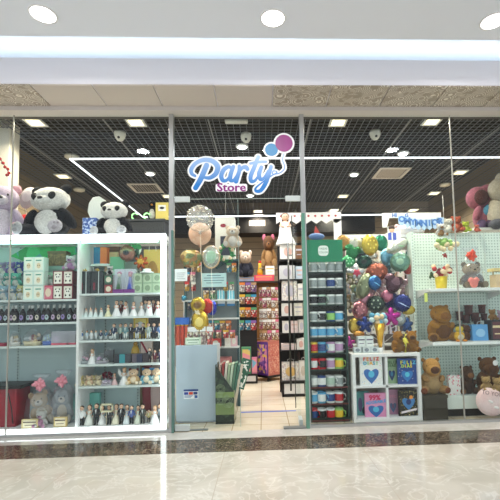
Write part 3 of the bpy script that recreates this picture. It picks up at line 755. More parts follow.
# tall shelving behind that carries the yellow card and the dark shapes
t = thing('dark_cabinet', 'dark grey low shop unit behind the right end of the glowing cabinet', 'cabinet', (at(146, 300, 5.9).x, 5.9, 0))
zz = at(146, 219, 5.7).z; w_ = 44*k(5.7)
obj('body', MB().b0(-w_/2, w_/2, -.2, .2, 0, zz-.03, C(44, 48, 54)), t); obj('worktop', MB().b0(-w_/2-.01, w_/2+.01, -.22, .22, zz-.03, zz, C(60, 64, 70)), t)
y5 = 5.76
for i, (px, lb) in enumerate(((135, 'left of two glowing green ring toys behind the smaller panda'), (147, 'right of two glowing green ring toys behind the smaller panda'))):
    p_ = at(px, 219, y5)
    make('ring', lambda r: obj('glow_ring', MB().tube([(.045*math.cos(a*.35+.6), 0, .045*math.sin(a*.35+.6)) for a in range(13)], .009, mat('green_glow', (.4, 1, .4), .5, emis=(.35, 1, .3), es=1.2)), r), 'ring_toy', lb, 'toy', (p_.x, y5, zz+.053), group='green glow rings')
make('peng', lambda r: (obj('body', MB().ell((0, 0, .1), (.075, .06, .1), PB).ell((0, -.03, .09), (.045, .04, .075), PW), r), obj('head', MB().ell((0, 0, .22), (.06, .055, .055), PB).ell((0, -.06, .21), (.015, .02, .012), C(230, 150, 40)), r)), 'penguin_plush', 'small black and white penguin plush beside the yellow card', 'plush toy', (at(152, 213, 5.8).x, 5.85, zz), sc=1.1)
# red flower garland on the column
t = thing('flower_garland', 'dark red blossom garland hanging on the white column at the far left', 'garland', at(4, 164, 4.68))
g = MB().tube([(at(px, py, 4.68)-at(4, 164, 4.68)) for px, py in ((-3, 155), (1, 160), (5, 166), (8, 171), (9, 176))], .005, C(70, 50, 30))
obj('stem', g, t); b = MB()
for px, py in ((0, 159), (3, 163), (5, 167), (8, 169), (9, 173), (7, 175)): b.ell(at(px, py, 4.67)-at(4, 164, 4.68), (.02, .015, .018), C(150, 30, 38, .8), seg=8, ring=6)
obj('blossom', b, t)

# ================================================================== CABINET, LEFT SECTION
def on(px, py, Y): return at(px, py, Y).x
bx = [C(206, 232, 226), C(206, 232, 226)]
zz = LS[0]; Yb = 4.42; s = k(Yb)
hb = 14*s; wb = 9.8*s
cf = carton(wb*.96, .1, hb*.98, C(214, 234, 226), C(236, 240, 226), 'face', C(226, 206, 170))
for c, px in enumerate((31, 41)):
    for rr in range(3):
        make('pale', cf, 'toy_box', 'pale mint toy carton, %s column, %s of its stack on the upper left shelf' % (('left', 'right')[c], ('bottom', 'middle', 'top')[rr]), 'box', (on(px, 280, Yb), Yb, zz+rr*hb), group='pale mint toy cartons')
hb = 14.2*s; rf = carton(9.6*s, .09, hb*.98, C(112, 22, 40), C(228, 222, 208), 'bear', C(244, 240, 230))
for c, px in enumerate((60, 70)):
    for rr in range(2):
        make('redb', rf, 'toy_box', 'dark red panda box, %s column, %s of its pair beside the cabinet divider' % (('left', 'right')[c], ('lower', 'upper')[rr]), 'box', (on(px, 280, Yb), Yb, zz+rr*hb), group='dark red panda boxes')
def small_plush(a, b_): return plush(a, b_, a, a, a, b_, b_)
tp = [(3, 'pale blue', (170, 205, 225)), (12.5, 'grey blue', (140, 180, 205)), (20.5, 'cream and yellow', (226, 214, 150))]
for i, (px, cn, c) in enumerate(tp):
    a = plushm(*c)
    make('tiny'+cn, small_plush(a, PW), 'soft_toy', 'small %s bagged toy, %s from left, bottom row of upper left shelf' % (cn, ORD[i]), 'plush toy', (on(px, 290, Yb), Yb+.02, zz), sc=15*s, group='bagged soft toys')
# stand behind carrying the upper rows of toys
t = thing('toy_riser', 'clear stepped riser holding small bagged toys at the far left of the upper shelf', 'display riser', (on(9, 280, 4.58), 4.58, zz))
obj('riser_step', MB().b0(-.2, .16, -.06, .06, 0, .15, film('acrylic2', (.75, .88, .92), .3, .1, .1)), t); obj('riser_step', MB().b0(-.2, .16, .0, .06, .15, .3, MT['acrylic2']), t)
for i, (px, cn, c) in enumerate(((1, 'white', (220, 228, 232)), (9, 'teal', (90, 190, 180)), (17, 'aqua', (120, 220, 200)))):
    a = plushm(*c); make('tiny'+cn, small_plush(a, PW), 'soft_toy', 'small %s soft toy in the middle row at the left of the upper shelf' % cn, 'plush toy', (on(px, 272, 4.56), 4.555, zz+.15), sc=15*s)
for i, (px, cn, c) in enumerate(((2, 'lilac', (190, 170, 220)), (11, 'violet', (150, 130, 210)), (20, 'royal blue', (60, 80, 190)))):
    a = plushm(*c); make('tiny'+cn, small_plush(a, PW), 'soft_toy', 'small %s soft toy in the top row at the left of the upper shelf' % cn, 'plush toy', (on(px, 258, 4.6), 4.61, zz+.3), sc=13*s)
make('green_doll', small_plush(plushm(170, 220, 190), plushm(220, 230, 225)), 'soft_toy', 'mint green soft toy beside the dark red boxes', 'plush toy', (on(50, 275, 4.5), 4.52, zz+.15), sc=15*s)
make('pinkbox', carton(10*s, .09, 14*s, C(196, 60, 90), C(220, 120, 140), 'oval', C(236, 214, 190)), 'toy_box', 'pink toy box between the mint and dark red cartons', 'box', (on(50.5, 290, 4.44), 4.44, zz))
make('riserb', lambda r: obj('box', MB().b0(-.05, .05, -.04, .04, 0, .15, C(180, 200, 196)), r), 'storage_box', 'plain grey-green box behind the pink toy box', 'box', (on(50, 280, 4.54), 4.54, zz))
make('tinydoll', small_plush(plushm(236, 230, 236), plushm(200, 150, 200)), 'soft_toy', 'white and lilac doll sitting on the upper right dark red box', 'plush toy', (on(71, 262, Yb), Yb, zz+2*hb), sc=15*s)
t = obj('green_reflection_sheet', MB().prism([(on(10, 250, 4.66), zl(10, 256, 4.66)), (on(30, 250, 4.66), zl(30, 244, 4.66)), (on(76, 250, 4.66), zl(76, 243, 4.66)), (on(76, 250, 4.66), zl(76, 254, 4.66)), (on(50, 250, 4.66), zl(50, 262, 4.66)), (on(26, 250, 4.66), zl(26, 262, 4.66))], 4.67, 4.68, hues('greenreflection', [(30, 170, 90), (60, 190, 120), (20, 150, 80), (40, 180, 100), (70, 160, 160)], 9)))  # coloured sheet stands in for green light reflected at the cabinet top
tag(t, 'bright green sheet imitating reflected light across the back of the upper left shelf', 'banner')
t = thing('wicker_hamper', 'brown woven hamper with lid behind the dark red boxes', 'basket', (on(59, 262, 4.6), 4.6, zz+.0))
w_ = 9*s; h0 = (299-264)*s; h1 = (299-249)*s
obj('stand', MB().b0(-w_, w_, -.04, .04, 0, h0, C(150, 176, 172)), t); obj('basket_body', MB().b0(-w_, w_, -.05, .05, h0, h1-.03, hues('wicker', [(120, 92, 60), (150, 118, 80), (98, 74, 48)], 90)), t, bevel=.004); obj('lid', MB().b0(-w_-.005, w_+.005, -.055, .055, h1-.03, h1, C(110, 84, 56)), t, bevel=.004)
# bottles
zz = LS[1]; labs = [C(150, 130, 190), C(176, 196, 200), C(196, 170, 200), C(214, 206, 190)]
pxs = [1.5, 6, 11, 16, 22, 28, 32.5, 37.5, 43, 48, 53.5, 58.5, 64, 69.5, 74.5]
Yb = 4.40; s = 17*k(Yb)/.19
for i, px in enumerate(pxs):
    c = labs[i % 4]; make('bot%d' % (i % 4), bottle(c), 'bottle', 'dark bottle with %s label, %s from the left on the cabinet bottle shelf' % (('lilac', 'pale teal', 'pink', 'cream')[i % 4], ORD[i]), 'bottle', (on(px, 314, Yb), Yb+(i % 3)*.015, zz), group='dark bottles on the left shelf', sc=s)
# baskets row
zz = LS[2]; Yb = 4.42; s = k(Yb)
def basket_of(cols, w, h, tray, R=random.Random(3)):
    def f(r):
        obj('tray', MB().lathe([(w*.42, 0), (w*.5, h*.25), (w*.47, h*.25), (w*.4, .006)], tray, 18, sy=.7), r)
        b = MB()
        for i in range(12):
            b.ell((R.uniform(-.3, .3)*w, R.uniform(-.2, .15)*w, h*R.uniform(.2, .6)), (w*.11, w*.1, h*.14), C(*cols[i % len(cols)]), seg=8, ring=6)
        obj('contents', b, r)
        obj('cellophane_wrap', MB().lathe([(w*.5, h*.05), (w*.5, h*.5), (w*.3, h*.82), (w*.1, h*.88), (w*.25, h)], CELLO, 18, sy=.7, rip=.06), r)
    return f
for key, px, w_, h_, cols, tray, lb in (('g1', 15, 12, 14, [(236, 232, 222), (214, 196, 150)], C(224, 220, 210), 'cream gift basket in clear wrap, left end of the middle cabinet shelf'),
        ('g2', 33, 18, 16, [(200, 170, 120), (236, 220, 200), (120, 40, 40), (200, 200, 205)], C(222, 206, 160), 'gold and brown gift basket in clear wrap on the middle cabinet shelf'),
        ('g3', 48, 11, 15, [(170, 200, 220), (190, 214, 200)], C(60, 110, 200), 'gift basket on a blue tray on the middle cabinet shelf')):
    make(key, basket_of(cols, w_*s, h_*s, tray), 'gift_basket', lb, 'gift basket', (on(px, 335, Yb), Yb, zz))
for i, (px, c, cn) in enumerate(((57.5, (186, 160, 190), 'mauve'), (66, (60, 60, 72), 'charcoal'), (73, (50, 46, 52), 'black'))):
    make('hb'+cn, lambda r, c=c: (obj('clear_box', MB().b0(-.045, .045, -.04, .04, 0, 13*s, film('clearbox', (.85, .85, .92), .3, .1, .2)), r), obj('round_tin', MB().lathe([(.036, .012), (.038, 7*s), (.03, 9*s), (.001, 9.5*s)], C(*c), 16), r), obj('tray', MB().b0(-.046, .046, -.041, .041, 0, .02, C(210, 90, 110)), r)), 'gift_box', 'clear gift box holding a %s round tin on the middle cabinet shelf' % cn, 'gift box', (on(px, 335, Yb), Yb, zz))
make('redbk', lambda r: obj('book', MB().b0(-.07, .05, -.06, .06, 0, 3*s, C(150, 30, 60)), r), 'red_tray', 'flat dark red box at the left end of the middle cabinet shelf', 'box', (on(3, 340, Yb), Yb, zz))
# bottom bay
t = thing('lidded_bin', 'large red container with a black lid in the lower left of the cabinet', 'container', (on(4, 405, 4.5), 4.5, zb))
w_ = 18*k(4.5); h_ = 35*k(4.5)
obj('container_body', MB().b0(-w_, w_, -.13, .13, 0, h_, mat('red_plastic', col(168, 30, 50), .3, noise=(6, col(120, 20, 36), .3))), t, bevel=.01)
obj('lid', MB().b0(-w_-.05, w_+.06, -.16, .16, h_, h_+.035, BLACK), t, bevel=.006); obj('handle', MB().tube([(w_*.7, -.16, h_*.9), (w_*.9, -.17, h_*.5), (w_*.9, -.14, h_*.1)], .006, BLACK), t)
FP = satin(240, 156, 172)
def dogbear(col_, px, wpx, hpx, Y, name, lb, kind='bear', bowpy=None):
    s = k(Y); 
    t = make(lb, plush(col_, plushm(226, 214, 196), col_, col_, col_, plushm(230, 220, 205), plushm(236, 226, 214), kind), name, lb, 'plush toy', (on(px, 410, Y), Y, zb+.0), sc=1)
    t.scale = (wpx*s, hpx*s*.42, hpx*s)
    if kind == 'bear': t.rotation_euler = (0, -.22, .2); t.location.x += .04
    tw = make(lb+'w', wrapped(CELLO, wpx*s*1.0, hpx*s*1.5, FP), 'cellophane_bag', lb.split(' plush')[0].replace('bagged ', 'clear cellophane bag with pink bow around the ')+' plush', 'gift wrap', (on(px, 410, Y), Y-.0, zb+.001))
dogbear(plushm(206, 180, 146), 41, 26, 31, 4.48, 'bear_plush', 'bagged tan bear plush with black nose on the cabinet floor')
dogbear(plushm(160, 168, 174), 63, 25, 33, 4.50, 'koala_plush', 'bagged grey koala plush beside the cabinet divider', 'koala')
make('gtag', carton(15*k(4.32), .03, 8*k(4.32), C(226, 206, 150), C(240, 230, 200), 'stripe', C(90, 70, 60)), 'chocolate_box', 'small cream printed box in front of the tan bear', 'box', (on(30, 424, 4.32), 4.325, zb))
make('gtag2', carton(12*k(4.32), .03, 9*k(4.32), C(216, 190, 130), C(236, 222, 190), 'stripe', C(90, 70, 60)), 'chocolate_box', 'small cream printed box in front of the grey koala', 'box', (on(61, 420, 4.34), 4.335, zb))
make('wp', small_plush(PW, plushm(214, 160, 190)), 'soft_toy', 'small white and pink soft toy in front of the tan bear', 'plush toy', (on(42, 420, 4.36), 4.35, zb), sc=15*k(4.35))

# ================================================================== CABINET, RIGHT SECTION
z0 = RS[0]; Yb = 4.40; s = k(Yb)
def put(key, f, name, lb, cat, px, Y, z, sc=1, rz=0, group=None): return make(key, f, name, lb, cat, (on(px, 330, Y), Y, z), rz, group, sc)
for px, lb in ((86, 'left of two tall black gift boxes beside the divider'), (98.5, 'right of two tall black gift boxes on the upper right shelf')):
    put('blackbox', lambda r: (obj('carton', MB().b0(-.062, .062, -.05, .05, 0, 22*s, C(20, 34, 36, .3)), r), obj('ribbon', MB().b0(.012, .02, -.053, -.049, 0, 22*s, C(190, 200, 200)).b0(-.04, -.02, -.053, -.05, .04, .12, C(120, 30, 50)), r), obj('bow', bowm(C(180, 150, 60), 5, .35), r, loc=(0, -.03, 22*s+.01))), 'gift_box', lb, 'gift box', px, Yb, z0, group='tall black gift boxes')
for px, zz_, c, lb in ((109.5, 0, (150, 60, 60), 'small red picture box under the green one'), (109.5, 9.2*s, (60, 110, 84), 'small green picture box stacked on the red one')):
    put('sb%d' % c[0], carton(9*s, .08, 9*s, C(70, 60, 60), C(*c), 'oval', C(220, 210, 190)), 'toy_box', lb, 'box', px, Yb, z0+zz_)
put('panda_tiny', small_plush(PW, PB), 'soft_toy', 'tiny dark and white soft toy on the small green picture box', 'plush toy', 109.5, Yb, z0+18.5*s, sc=9*s)
for px, c, lb in ((119.5, (214, 206, 190), 'tall window doll box with green and violet toy'), (130.5, (196, 100, 110), 'tall window doll box with pink and blue toy')):
    put('db%d' % c[0], lambda r, c=c: (obj('carton', MB().b0(-.056, .056, .0, .045, 0, 24*s, C(180, 190, 200)).b0(-.056, .056, -.045, 0, 0, 4*s, C(120, 50, 130)), r), obj('window_film', MB().b0(-.054, .054, -.044, -.042, 4*s, 24*s, CELLO), r),
        obj('doll', MB().lathe([(.035, 4*s), (.02, 12*s), (.012, 16*s)], C(70, 110, 80) if c[0] > 200 else C(60, 80, 190), 12, c=(0, -.02, 0)).ell((0, -.02, 18*s), (.02, .018, .022), C(*c)).ell((0, -.01, 20*s), (.026, .02, .02), C(170, 60, 110)), r)), 'doll_box', lb+' on the upper right shelf', 'doll box', px, Yb, z0)
gi = 0
for rr in range(2):
    for px in (138.5, 148.5, 158):
        put('gbox', carton(9.4*s, .08, 9.6*s, C(150, 176, 146), C(176, 196, 166), 'oval', C(128, 150, 122)), 'favour_box', 'pale green square favour box, %s in the %s row on the upper right shelf' % (('left', 'middle', 'right')[gi % 3], ('lower', 'upper')[rr]), 'box', px, Yb, z0+rr*9.8*s, group='pale green favour boxes'); gi += 1
# upper back mini shelf and big items
zm = zl(100, 264, 4.55); 
t = thing('inner_shelf', 'small white inner shelf carrying blue and orange books', 'shelf', (on(101, 264, 4.55), 4.58, z0))
obj('board', MB().b0(-.1, .1, -.06, .1, zm-z0-.025, zm-z0, WHITE), t); obj('support', MB().b0(-.1, -.09, .0, .1, 0, zm-z0-.025, WHITE), t); obj('support', MB().b0(.09, .1, .0, .1, 0, zm-z0-.025, WHITE), t)
for px, c, n in ((97.5, (30, 110, 160), 'blue'), (104, (226, 110, 50), 'orange')):
    put('bk'+n, carton(6.6*s, .08, 17*s, C(*c), None), 'book', '%s upright book on the small inner shelf' % n, 'book', px, 4.57, zm)
put('teal', carton(14*s, .03, 22*s, C(120, 186, 150), None), 'folder', 'mint green card standing behind the tall doll boxes', 'card', 117, 4.56, z0+.0, sc=1).scale = (1, 1, 1.75)
put('tealback', carton(14*s, .03, 44*s, C(226, 190, 150), None), 'folder', 'peach card standing behind the mint green card', 'card', 111, 4.62, z0)
p_ = at(127, 253, 4.5)
t = thing('foil_balloon', 'brown round foil balloon with dark heart in the cabinet', 'balloon', p_); foilb(ROUND(.09), .035, foil(170, 110, 96), 'face', foil(60, 60, 70), .09)(t)
p_ = at(134, 249, 4.58)
t = thing('foil_balloon', 'green and white patterned foil balloon behind the brown one', 'balloon', p_); foilb(ROUND(.085), .03, hues('foilgreen', [(60, 150, 90), (230, 236, 230), (30, 80, 60)], 18, rough=.3), None, None, .085)(t)
p_ = at(141, 262, 4.53)
t = thing('foil_balloon', 'orange flame shaped foil balloon above the green favour boxes', 'balloon', p_); foilb(STAR(.085, 7), .03, foil(236, 100, 40), 'face', foil(250, 180, 60), .085)(t)
put('ybag', giftbag(18*s, 46*s, C(232, 190, 100), C(180, 130, 60), .05), 'gift_bag', 'yellow gift bag standing behind the favour boxes at the right end', 'gift bag', 153, 4.6, z0)
put('whitehat', lambda r: (obj('brim', MB().lathe([(.075, 0), (.07, .012), (.04, .02)], WHITE, 18), r), obj('crown', MB().lathe([(.045, .01), (.04, .045), (.001, .05)], WHITE, 16), r)), 'paper_hat', 'white hat lying on the upper row of green favour boxes', 'hat', 147, Yb, z0+19.8*s)
# figurine rows
z1 = RS[1]
for i, px in enumerate((81, 86, 90.5, 95.5, 101)):
    put('sbr%d' % (i % 2), bride(C(226, 238, 236), HAIRS[i % 2*3], True), 'bride_figurine', 'small pale bride figurine, %s from the left on the second right shelf' % ORD[i], 'figurine', px, 4.38+(i % 2)*.02, z1, 9*s, group='small bride figurines')
put('cream', bride(C(236, 232, 190), HAIRS[2], False), 'bride_figurine', 'cream gowned blonde figurine beside the small brides', 'figurine', 108, 4.38, z1, 11.5*s)
for i, px in enumerate((116.5, 125.5, 133.5, 141.5, 149, 158)):
    h_ = (15.5, 14.5, 14, 14, 15, 14.5)[i]
    put('bbr%d' % (i % 3), bride(WHITE, HAIRS[(0, 3, 0)[i % 3]], i % 3 == 1, C(220, 120, 130) if i % 3 else None), 'bride_figurine', 'large white gowned bride figurine, %s of six on the second right shelf' % ORD[i], 'figurine', px, 4.37+(i % 2)*.02, z1, h_*s, group='large bride figurines')
for i, px in enumerate((121, 145.5, 153.5)):
    put('gr_b%d' % (i % 2), groom(C(190, 196, 200) if i else C(120, 50, 50), HAIRS[1]), 'groom_figurine', 'figurine in %s jacket standing behind the large brides, %s from left' % ('grey' if i else 'dark red', ORD[i]), 'figurine', px, 4.52, z1, 16*s)
put('whitebook', carton(8*s, .03, 21*s, C(226, 234, 232)), 'white_card', 'white upright card behind the large bride figurines', 'card', 138, 4.6, z1)
z2 = RS[2]
cs = [('blue', (60, 110, 170)), ('pale', (190, 210, 220)), ('white', (226, 230, 232)), ('white', (214, 222, 226)), ('navy', (30, 50, 90)), ('teal', (70, 120, 150)), ('black', (30, 34, 44))]
for i, px in enumerate((81.5, 87, 91.5, 96, 101, 106, 110.5)):
    n, c = cs[i]
    put('sg'+n+str(c[0]), groom(C(*c), HAIRS[i % 2], WHITE, C(220, 226, 228)), 'child_figurine', 'small %s suited figurine, %s from the left on the third right shelf' % (n, ORD[i]), 'figurine', px, 4.37+(i % 2)*.02, z2, 9.5*s, group='small suited figurines')
cs = [('navy', (34, 54, 86)), ('pale green', (170, 196, 186)), ('teal', (100, 140, 146)), ('black', (26, 28, 34)), ('dark blue', (40, 54, 80)), ('black', (24, 24, 28)), ('grey', (160, 176, 170)), ('navy', (38, 50, 84)), ('blue', (90, 120, 170))]
for i, px in enumerate((114, 120.5, 125.5, 131, 137, 143, 148.5, 154, 160)):
    n, c = cs[i]
    put('bg%d' % i, groom(C(*c), HAIRS[i % 2], WHITE, C(210, 216, 214) if i % 2 == 0 else C(40, 44, 50)), 'groom_figurine', 'tall %s suited figurine, %s of nine on the third right shelf' % (n, ORD[i]), 'figurine', px, 4.37+(i % 2)*.025, z2, 15.5*s, group='tall suited figurines')
put('yellowtop', carton(14*s, .05, 21*s, C(230, 190, 40), C(240, 220, 120), 'oval', WHITE), 'toy_box', 'yellow box standing behind the tall suited figurines', 'box', 141, 4.58, z2)
z3 = RS[3]
put('silver1', basket_of([(176, 180, 190), (200, 150, 170), (120, 130, 140)], 14*s, 12*s, C(170, 176, 180)), 'gift_basket', 'silver and pink gift basket at the left of the fourth right shelf', 'gift basket', 84, Yb, z3)
put('whitedoll', bride(WHITE, HAIRS[2], True), 'bride_figurine', 'white gowned blonde doll between the two silver gift baskets', 'figurine', 92.5, 4.38, z3, 14*s)
put('silver2', basket_of([(186, 150, 190), (190, 190, 200), (60, 70, 80)], 14*s, 10*s, C(180, 170, 180)), 'gift_basket', 'lilac gift basket right of the blonde doll', 'gift basket', 102, Yb, z3)
put('greybag', giftbag(9*s, 12*s, C(110, 116, 120)), 'gift_bag', 'small grey gift bag on the fourth right shelf', 'gift bag', 109.5, 4.5, z3)
for i, (px, c, n) in enumerate(((118, (26, 30, 40), 'black'), (123, (40, 140, 150), 'teal'), (129, (60, 64, 72), 'slate'), (135.5, (90, 80, 90), 'brown'), (140.5, (30, 40, 70), 'navy'), (146, (50, 40, 46), 'dark'))):
    put('alb'+n, carton(5.4*s, .07, 8.5*s, C(*c, .3)), 'small_box', '%s upright box, %s from the left in the dark row of the fourth right shelf' % (n, ORD[i]), 'box', px, Yb, z3, rz=.15*(i % 2), group='small dark upright boxes')
for i, (px, c, n, h_) in enumerate(((149.5, (24, 24, 28), 'black', 14), (155, (90, 24, 40), 'maroon', 12), (160.5, (70, 60, 90), 'plum', 13))):
    put('f4'+n, groom(C(*c), HAIRS[1]), 'groom_figurine', '%s suited figurine at the right end of the fourth right shelf' % n, 'figurine', px, 4.38, z3, h_*s)
put('yel2', lambda r: (obj('jar', MB().lathe([(.03, 0), (.038, .04), (.036, .1), (.02, .14)], C(226, 180, 40, .3), 16), r), obj('stopper', MB().ell((0, 0, .155), .02, C(200, 150, 40)), r)), 'yellow_vase', 'yellow vase standing behind the dark box row', 'vase', 135.5, 4.58, z3, sc=1.2)
put('sash', lambda r: (obj('bag', MB().b0(-.06, .06, -.03, .03, 0, .22, C(226, 206, 196)), r), obj('sash', MB().box((0, -.032, .11), (.02, .005, .23), C(150, 30, 50), Ry(-.5)), r)), 'gift_bag', 'cream bag with dark red sash behind the right figurines', 'gift bag', 147, 4.6, z3)
z4 = RS[4]
for i, px in enumerate((81, 85.5, 90, 94.5, 99)):
    a = [(206, 190, 130), (190, 176, 150), (220, 190, 160)][i % 3]
    put('cup%d' % (i % 3), small_plush(C(*a), C(226, 214, 180)), 'angel_figurine', 'tiny gold and cream seated figurine, %s from the left on the fifth shelf' % ORD[i], 'figurine', px, 4.38+(i % 2)*.03, z4, 9.5*s, group='tiny seated figurines')
def posy(c1, c2, n=16, w=.05, seed=1):
    def f(r):
        R = random.Random(seed)
        obj('pot', MB().lathe([(.02, 0), (.032, .04), (.03, .045)], c2, 14), r)
        b = MB()
        for i in range(n): b.ell((R.uniform(-w, w), R.uniform(-w, w)*.6, .06+R.uniform(0, w)), (.016, .016, .014), c1, seg=8, ring=6)
        obj('flower_head', b, r)
    return f
put('redf', posy(C(110, 20, 44), C(190, 180, 190)), 'flower_pot', 'small pot of dark red flowers on the fifth right shelf', 'potted flowers', 108, 4.45, z4, sc=1.1)
put('lil', basket_of([(200, 180, 206), (220, 210, 220)], 11*s, 7*s, C(190, 180, 190)), 'gift_basket', 'low lilac basket beside the dark red flowers', 'gift basket', 107, 4.37, z4)
put('pinkd', bride(C(226, 190, 190), HAIRS[0]), 'bride_figurine', 'pink gowned figurine right of the dark red flowers', 'figurine', 115, 4.38, z4, 11*s)
def angel(r):
    bride(WHITE, HAIRS[2])(r)
    for s_ in (-1, 1): obj('wing', MB().prism([(s_*.05, .5), (s_*.35, .95), (s_*.42, .7), (s_*.25, .45)], .06, .09, WHITE), r)
put('angel', angel, 'angel_figurine', 'white winged angel figurine on the fifth right shelf', 'figurine', 124.5, 4.38, z4, 16*s)
for i, (px, c, n) in enumerate(((134, (222, 190, 140), 'cream and maroon'), (147, (120, 180, 200), 'light blue'), (157, (170, 196, 200), 'pale grey blue'))):
    put('dol'+n, plush(C(*c), C(240, 224, 196), C(236, 204, 170), C(110, 24, 36) if i == 0 else C(60, 130, 180), C(*c), C(240, 224, 196), C(240, 214, 184)), 'doll', 'round seated doll in %s, %s of three on the fifth right shelf' % (n, ORD[i]), 'doll', px, 4.39, z4, 15*s)
# wedding couples on the cabinet floor
zf = zb
CP = [(83, 'g', (235, 235, 235), 18), (90.5, 'b', (232, 234, 226), 18), (97.5, 'g', (30, 34, 44), 20), (103, 'b', (238, 238, 236), 17), (110, 'g', (34, 36, 40), 18), (117, 'b', (232, 226, 200), 18), (122, 'g', (28, 30, 36), 19), (127.5, 'b', (226, 234, 236), 17), (132, 'g', (70, 90, 150), 17), (138.5, 'b', (226, 232, 214), 16), (143, 'g', (60, 66, 60), 18), (149, 'g', (196, 184, 130), 12), (155, 'b', (240, 240, 240), 16), (159.5, 'g', (120, 130, 136), 17)]
names = {'g': 'suited groom', 'b': 'white gowned bride'}
for i, (px, kd, c, h_) in enumerate(CP):
    f = bride(C(*c), HAIRS[(2, 0)[i % 2]], i % 4 == 1, None) if kd == 'b' else groom(C(*c), HAIRS[i % 2], WHITE, C(30, 32, 38))
    put('cp%d' % i, f, 'bride_figurine' if kd == 'b' else 'groom_figurine', '%s cake figurine, %s from the left on the cabinet floor beside the divider' % (names[kd], ORD[i]), 'figurine', px, 4.36+(i % 2)*.035, zf, h_*s, group='wedding cake figurines')
t = thing('frame_prop', 'small cream open frame held up among the wedding figurines', 'picture frame', (on(107, 407, 4.34), 4.33, zf))
w_ = 6*s; obj('frame', MB().b0(-w_, w_, -.006, .006, 18.5*s, 20*s, C(232, 226, 190)).b0(-w_, w_, -.006, .006, 12*s, 13.5*s, C(232, 226, 190)).b0(-w_, -w_+.012, -.006, .006, 12*s, 20*s, C(232, 226, 190)).b0(w_-.012, w_, -.006, .006, 12*s, 20*s, C(232, 226, 190)), t); obj('stand', MB().tube([(0, 0, 0), (0, 0, 12*s)], .003, C(200, 190, 160)), t)
put('mint', carton(26*s, .05, 26*s, C(120, 200, 190), None), 'mint_box', 'mint green square box behind the wedding figurines', 'box', 88, 4.6, zf)
for i, (px, w_, c, n) in enumerate(((134, 5, (40, 46, 80), 'navy'), (139.5, 5, (120, 110, 80), 'olive'), (147, 7, (140, 60, 70), 'dark red'), (156, 8, (206, 180, 176), 'pale pink'))):
    put('tall'+n, lambda r, c=c, w_=w_: (obj('cloth', MB().lathe([(.03, 0), (.035, .2), (.03, .5), (.012, .56)], C(*c, .8), 12, sy=.4, rip=.12, nr=5), r), obj('hook', MB().tube([(0, 0, .55), (0, 0, .6), (.01, 0, .61)], .003, CHROME), r)), 'scarf', '%s cloth hanging behind the right end of the cabinet, lowest bay' % n, 'cloth', px, 4.74, .1, sc=(w_/5*1.1, 1, 1.0))
put('bt', lambda r: obj('tag_disc', MB().disc(0, 0, .025, .03, -.004, .004, C(40, 90, 190)), r), 'price_tag', 'round blue tag hanging behind the cabinet floor figurines', 'tag', 141, 4.70, zf+38*s)
# ================================================================== BEHIND THE LEFT DOOR LEAF
Yw = 4.55
a = at(176, 345, Yw); b_ = at(217, 345, Yw); zt_ = at(196, 345, Yw).z
t = thing('counter_panel', 'pale blue freestanding counter front panel with a card payment sticker behind the closed door leaf', 'counter', ((a.x+b_.x)/2, Yw, 0))
w_ = (b_.x-a.x)/2
obj('panel', MB().b0(-w_, w_, -.015, .015, .02, zt_, mat('blue_panel', col(172, 187, 199), .35)), t, bevel=.003)
obj('counter_body', MB().b0(-w_+.01, w_-.01, .015, .4, .0, zt_-.01, C(196, 204, 212)), t)
pc = at(191, 394, Yw-.015); lx = pc.x-t.location.x; q = k(Yw)
st = obj('payment_sticker', MB().b0(lx-7*q, lx+7*q, -.018, -.015, pc.z-4.5*q, pc.z+4.5*q, WHITE).b0(lx-7*q, lx+7*q, -.019, -.015, pc.z+2.6*q, pc.z+4.5*q, C(20, 60, 130)), t)
sb = MB()
for i, (c) in enumerate(((20, 50, 140), (210, 60, 40), (40, 60, 120))): sb.b0(lx+(-6.6+i*4.5)*q, lx+(-2.6+i*4.5)*q, -.0195, -.017, pc.z-.6*q, pc.z+2.0*q, C(*c))
for i in range(3): sb.b0(lx-6.3*q, lx+(2-i)*q, -.0195, -.017, pc.z-(1.6+i*.9)*q, pc.z-(1.2+i*.9)*q, C(70, 110, 160))
sb.b0(lx+3.4*q, lx+6.4*q, -.0195, -.017, pc.z-4*q, pc.z-1.2*q, C(30, 80, 150))
obj('sticker_print', sb, st)
# magazine file with wrapping paper
p0 = at(226.5, 428, 4.62)
t = thing('magazine_stand', 'dark green slanted cardboard stand with printed ornament beside the pale blue panel', 'display stand', (p0.x, 4.62, 0))
q = k(4.6); w_ = 8.8*q; hl = at(219, 363, 4.62).z; hr = at(235, 389, 4.62).z
GRN = hues('green_ornament', [(38, 52, 42), (30, 42, 35), (56, 74, 54), (34, 48, 40)], 26)
obj('front_panel', MB().prism([(-w_, 0), (w_, 0), (w_, hr), (-w_, hl)], -.16, -.15, GRN), t)
obj('side_panel', MB().b0(-w_, -w_+.008, -.15, .15, 0, hl, GRN), t); obj('side_panel', MB().b0(w_-.008, w_, -.15, .15, 0, hr, C(190, 180, 150)), t)
obj('base_panel', MB().b0(-w_, w_, -.15, .15, 0, .02, GRN), t)
obj('printed_band', MB().b0(-w_, w_, -.163, -.16, hr-.06, hr+.0, C(124, 146, 84)).b0(-w_, w_, -.163, -.16, .1, .22, C(110, 130, 76)).b0(-w_, w_, -.163, -.16, .0, .03, C(16, 28, 22)), t, label='light green printed bands')
b = MB()
for (u, v, r_) in ((-.4, .55, .045), (.3, .5, .06), (-.5, .8, .03), (.5, .38, .03), (-.45, 1.0, .05), (0.2, .68, .025)):
    for j in range(3): 
        rr = r_*(1-.3*j); b.tube([(u*w_+rr*math.cos(a_*.5), -.163, v*hr*.8+.1+rr*math.sin(a_*.5)) for a_ in range(14)], .0022, C(150, 170, 130), 4)
obj('ornament_print', b, t)
cols = [(206, 176, 160), (160, 60, 60), (226, 216, 200), (170, 186, 150), (190, 206, 180), (90, 130, 104), (60, 110, 90), (214, 200, 180)]
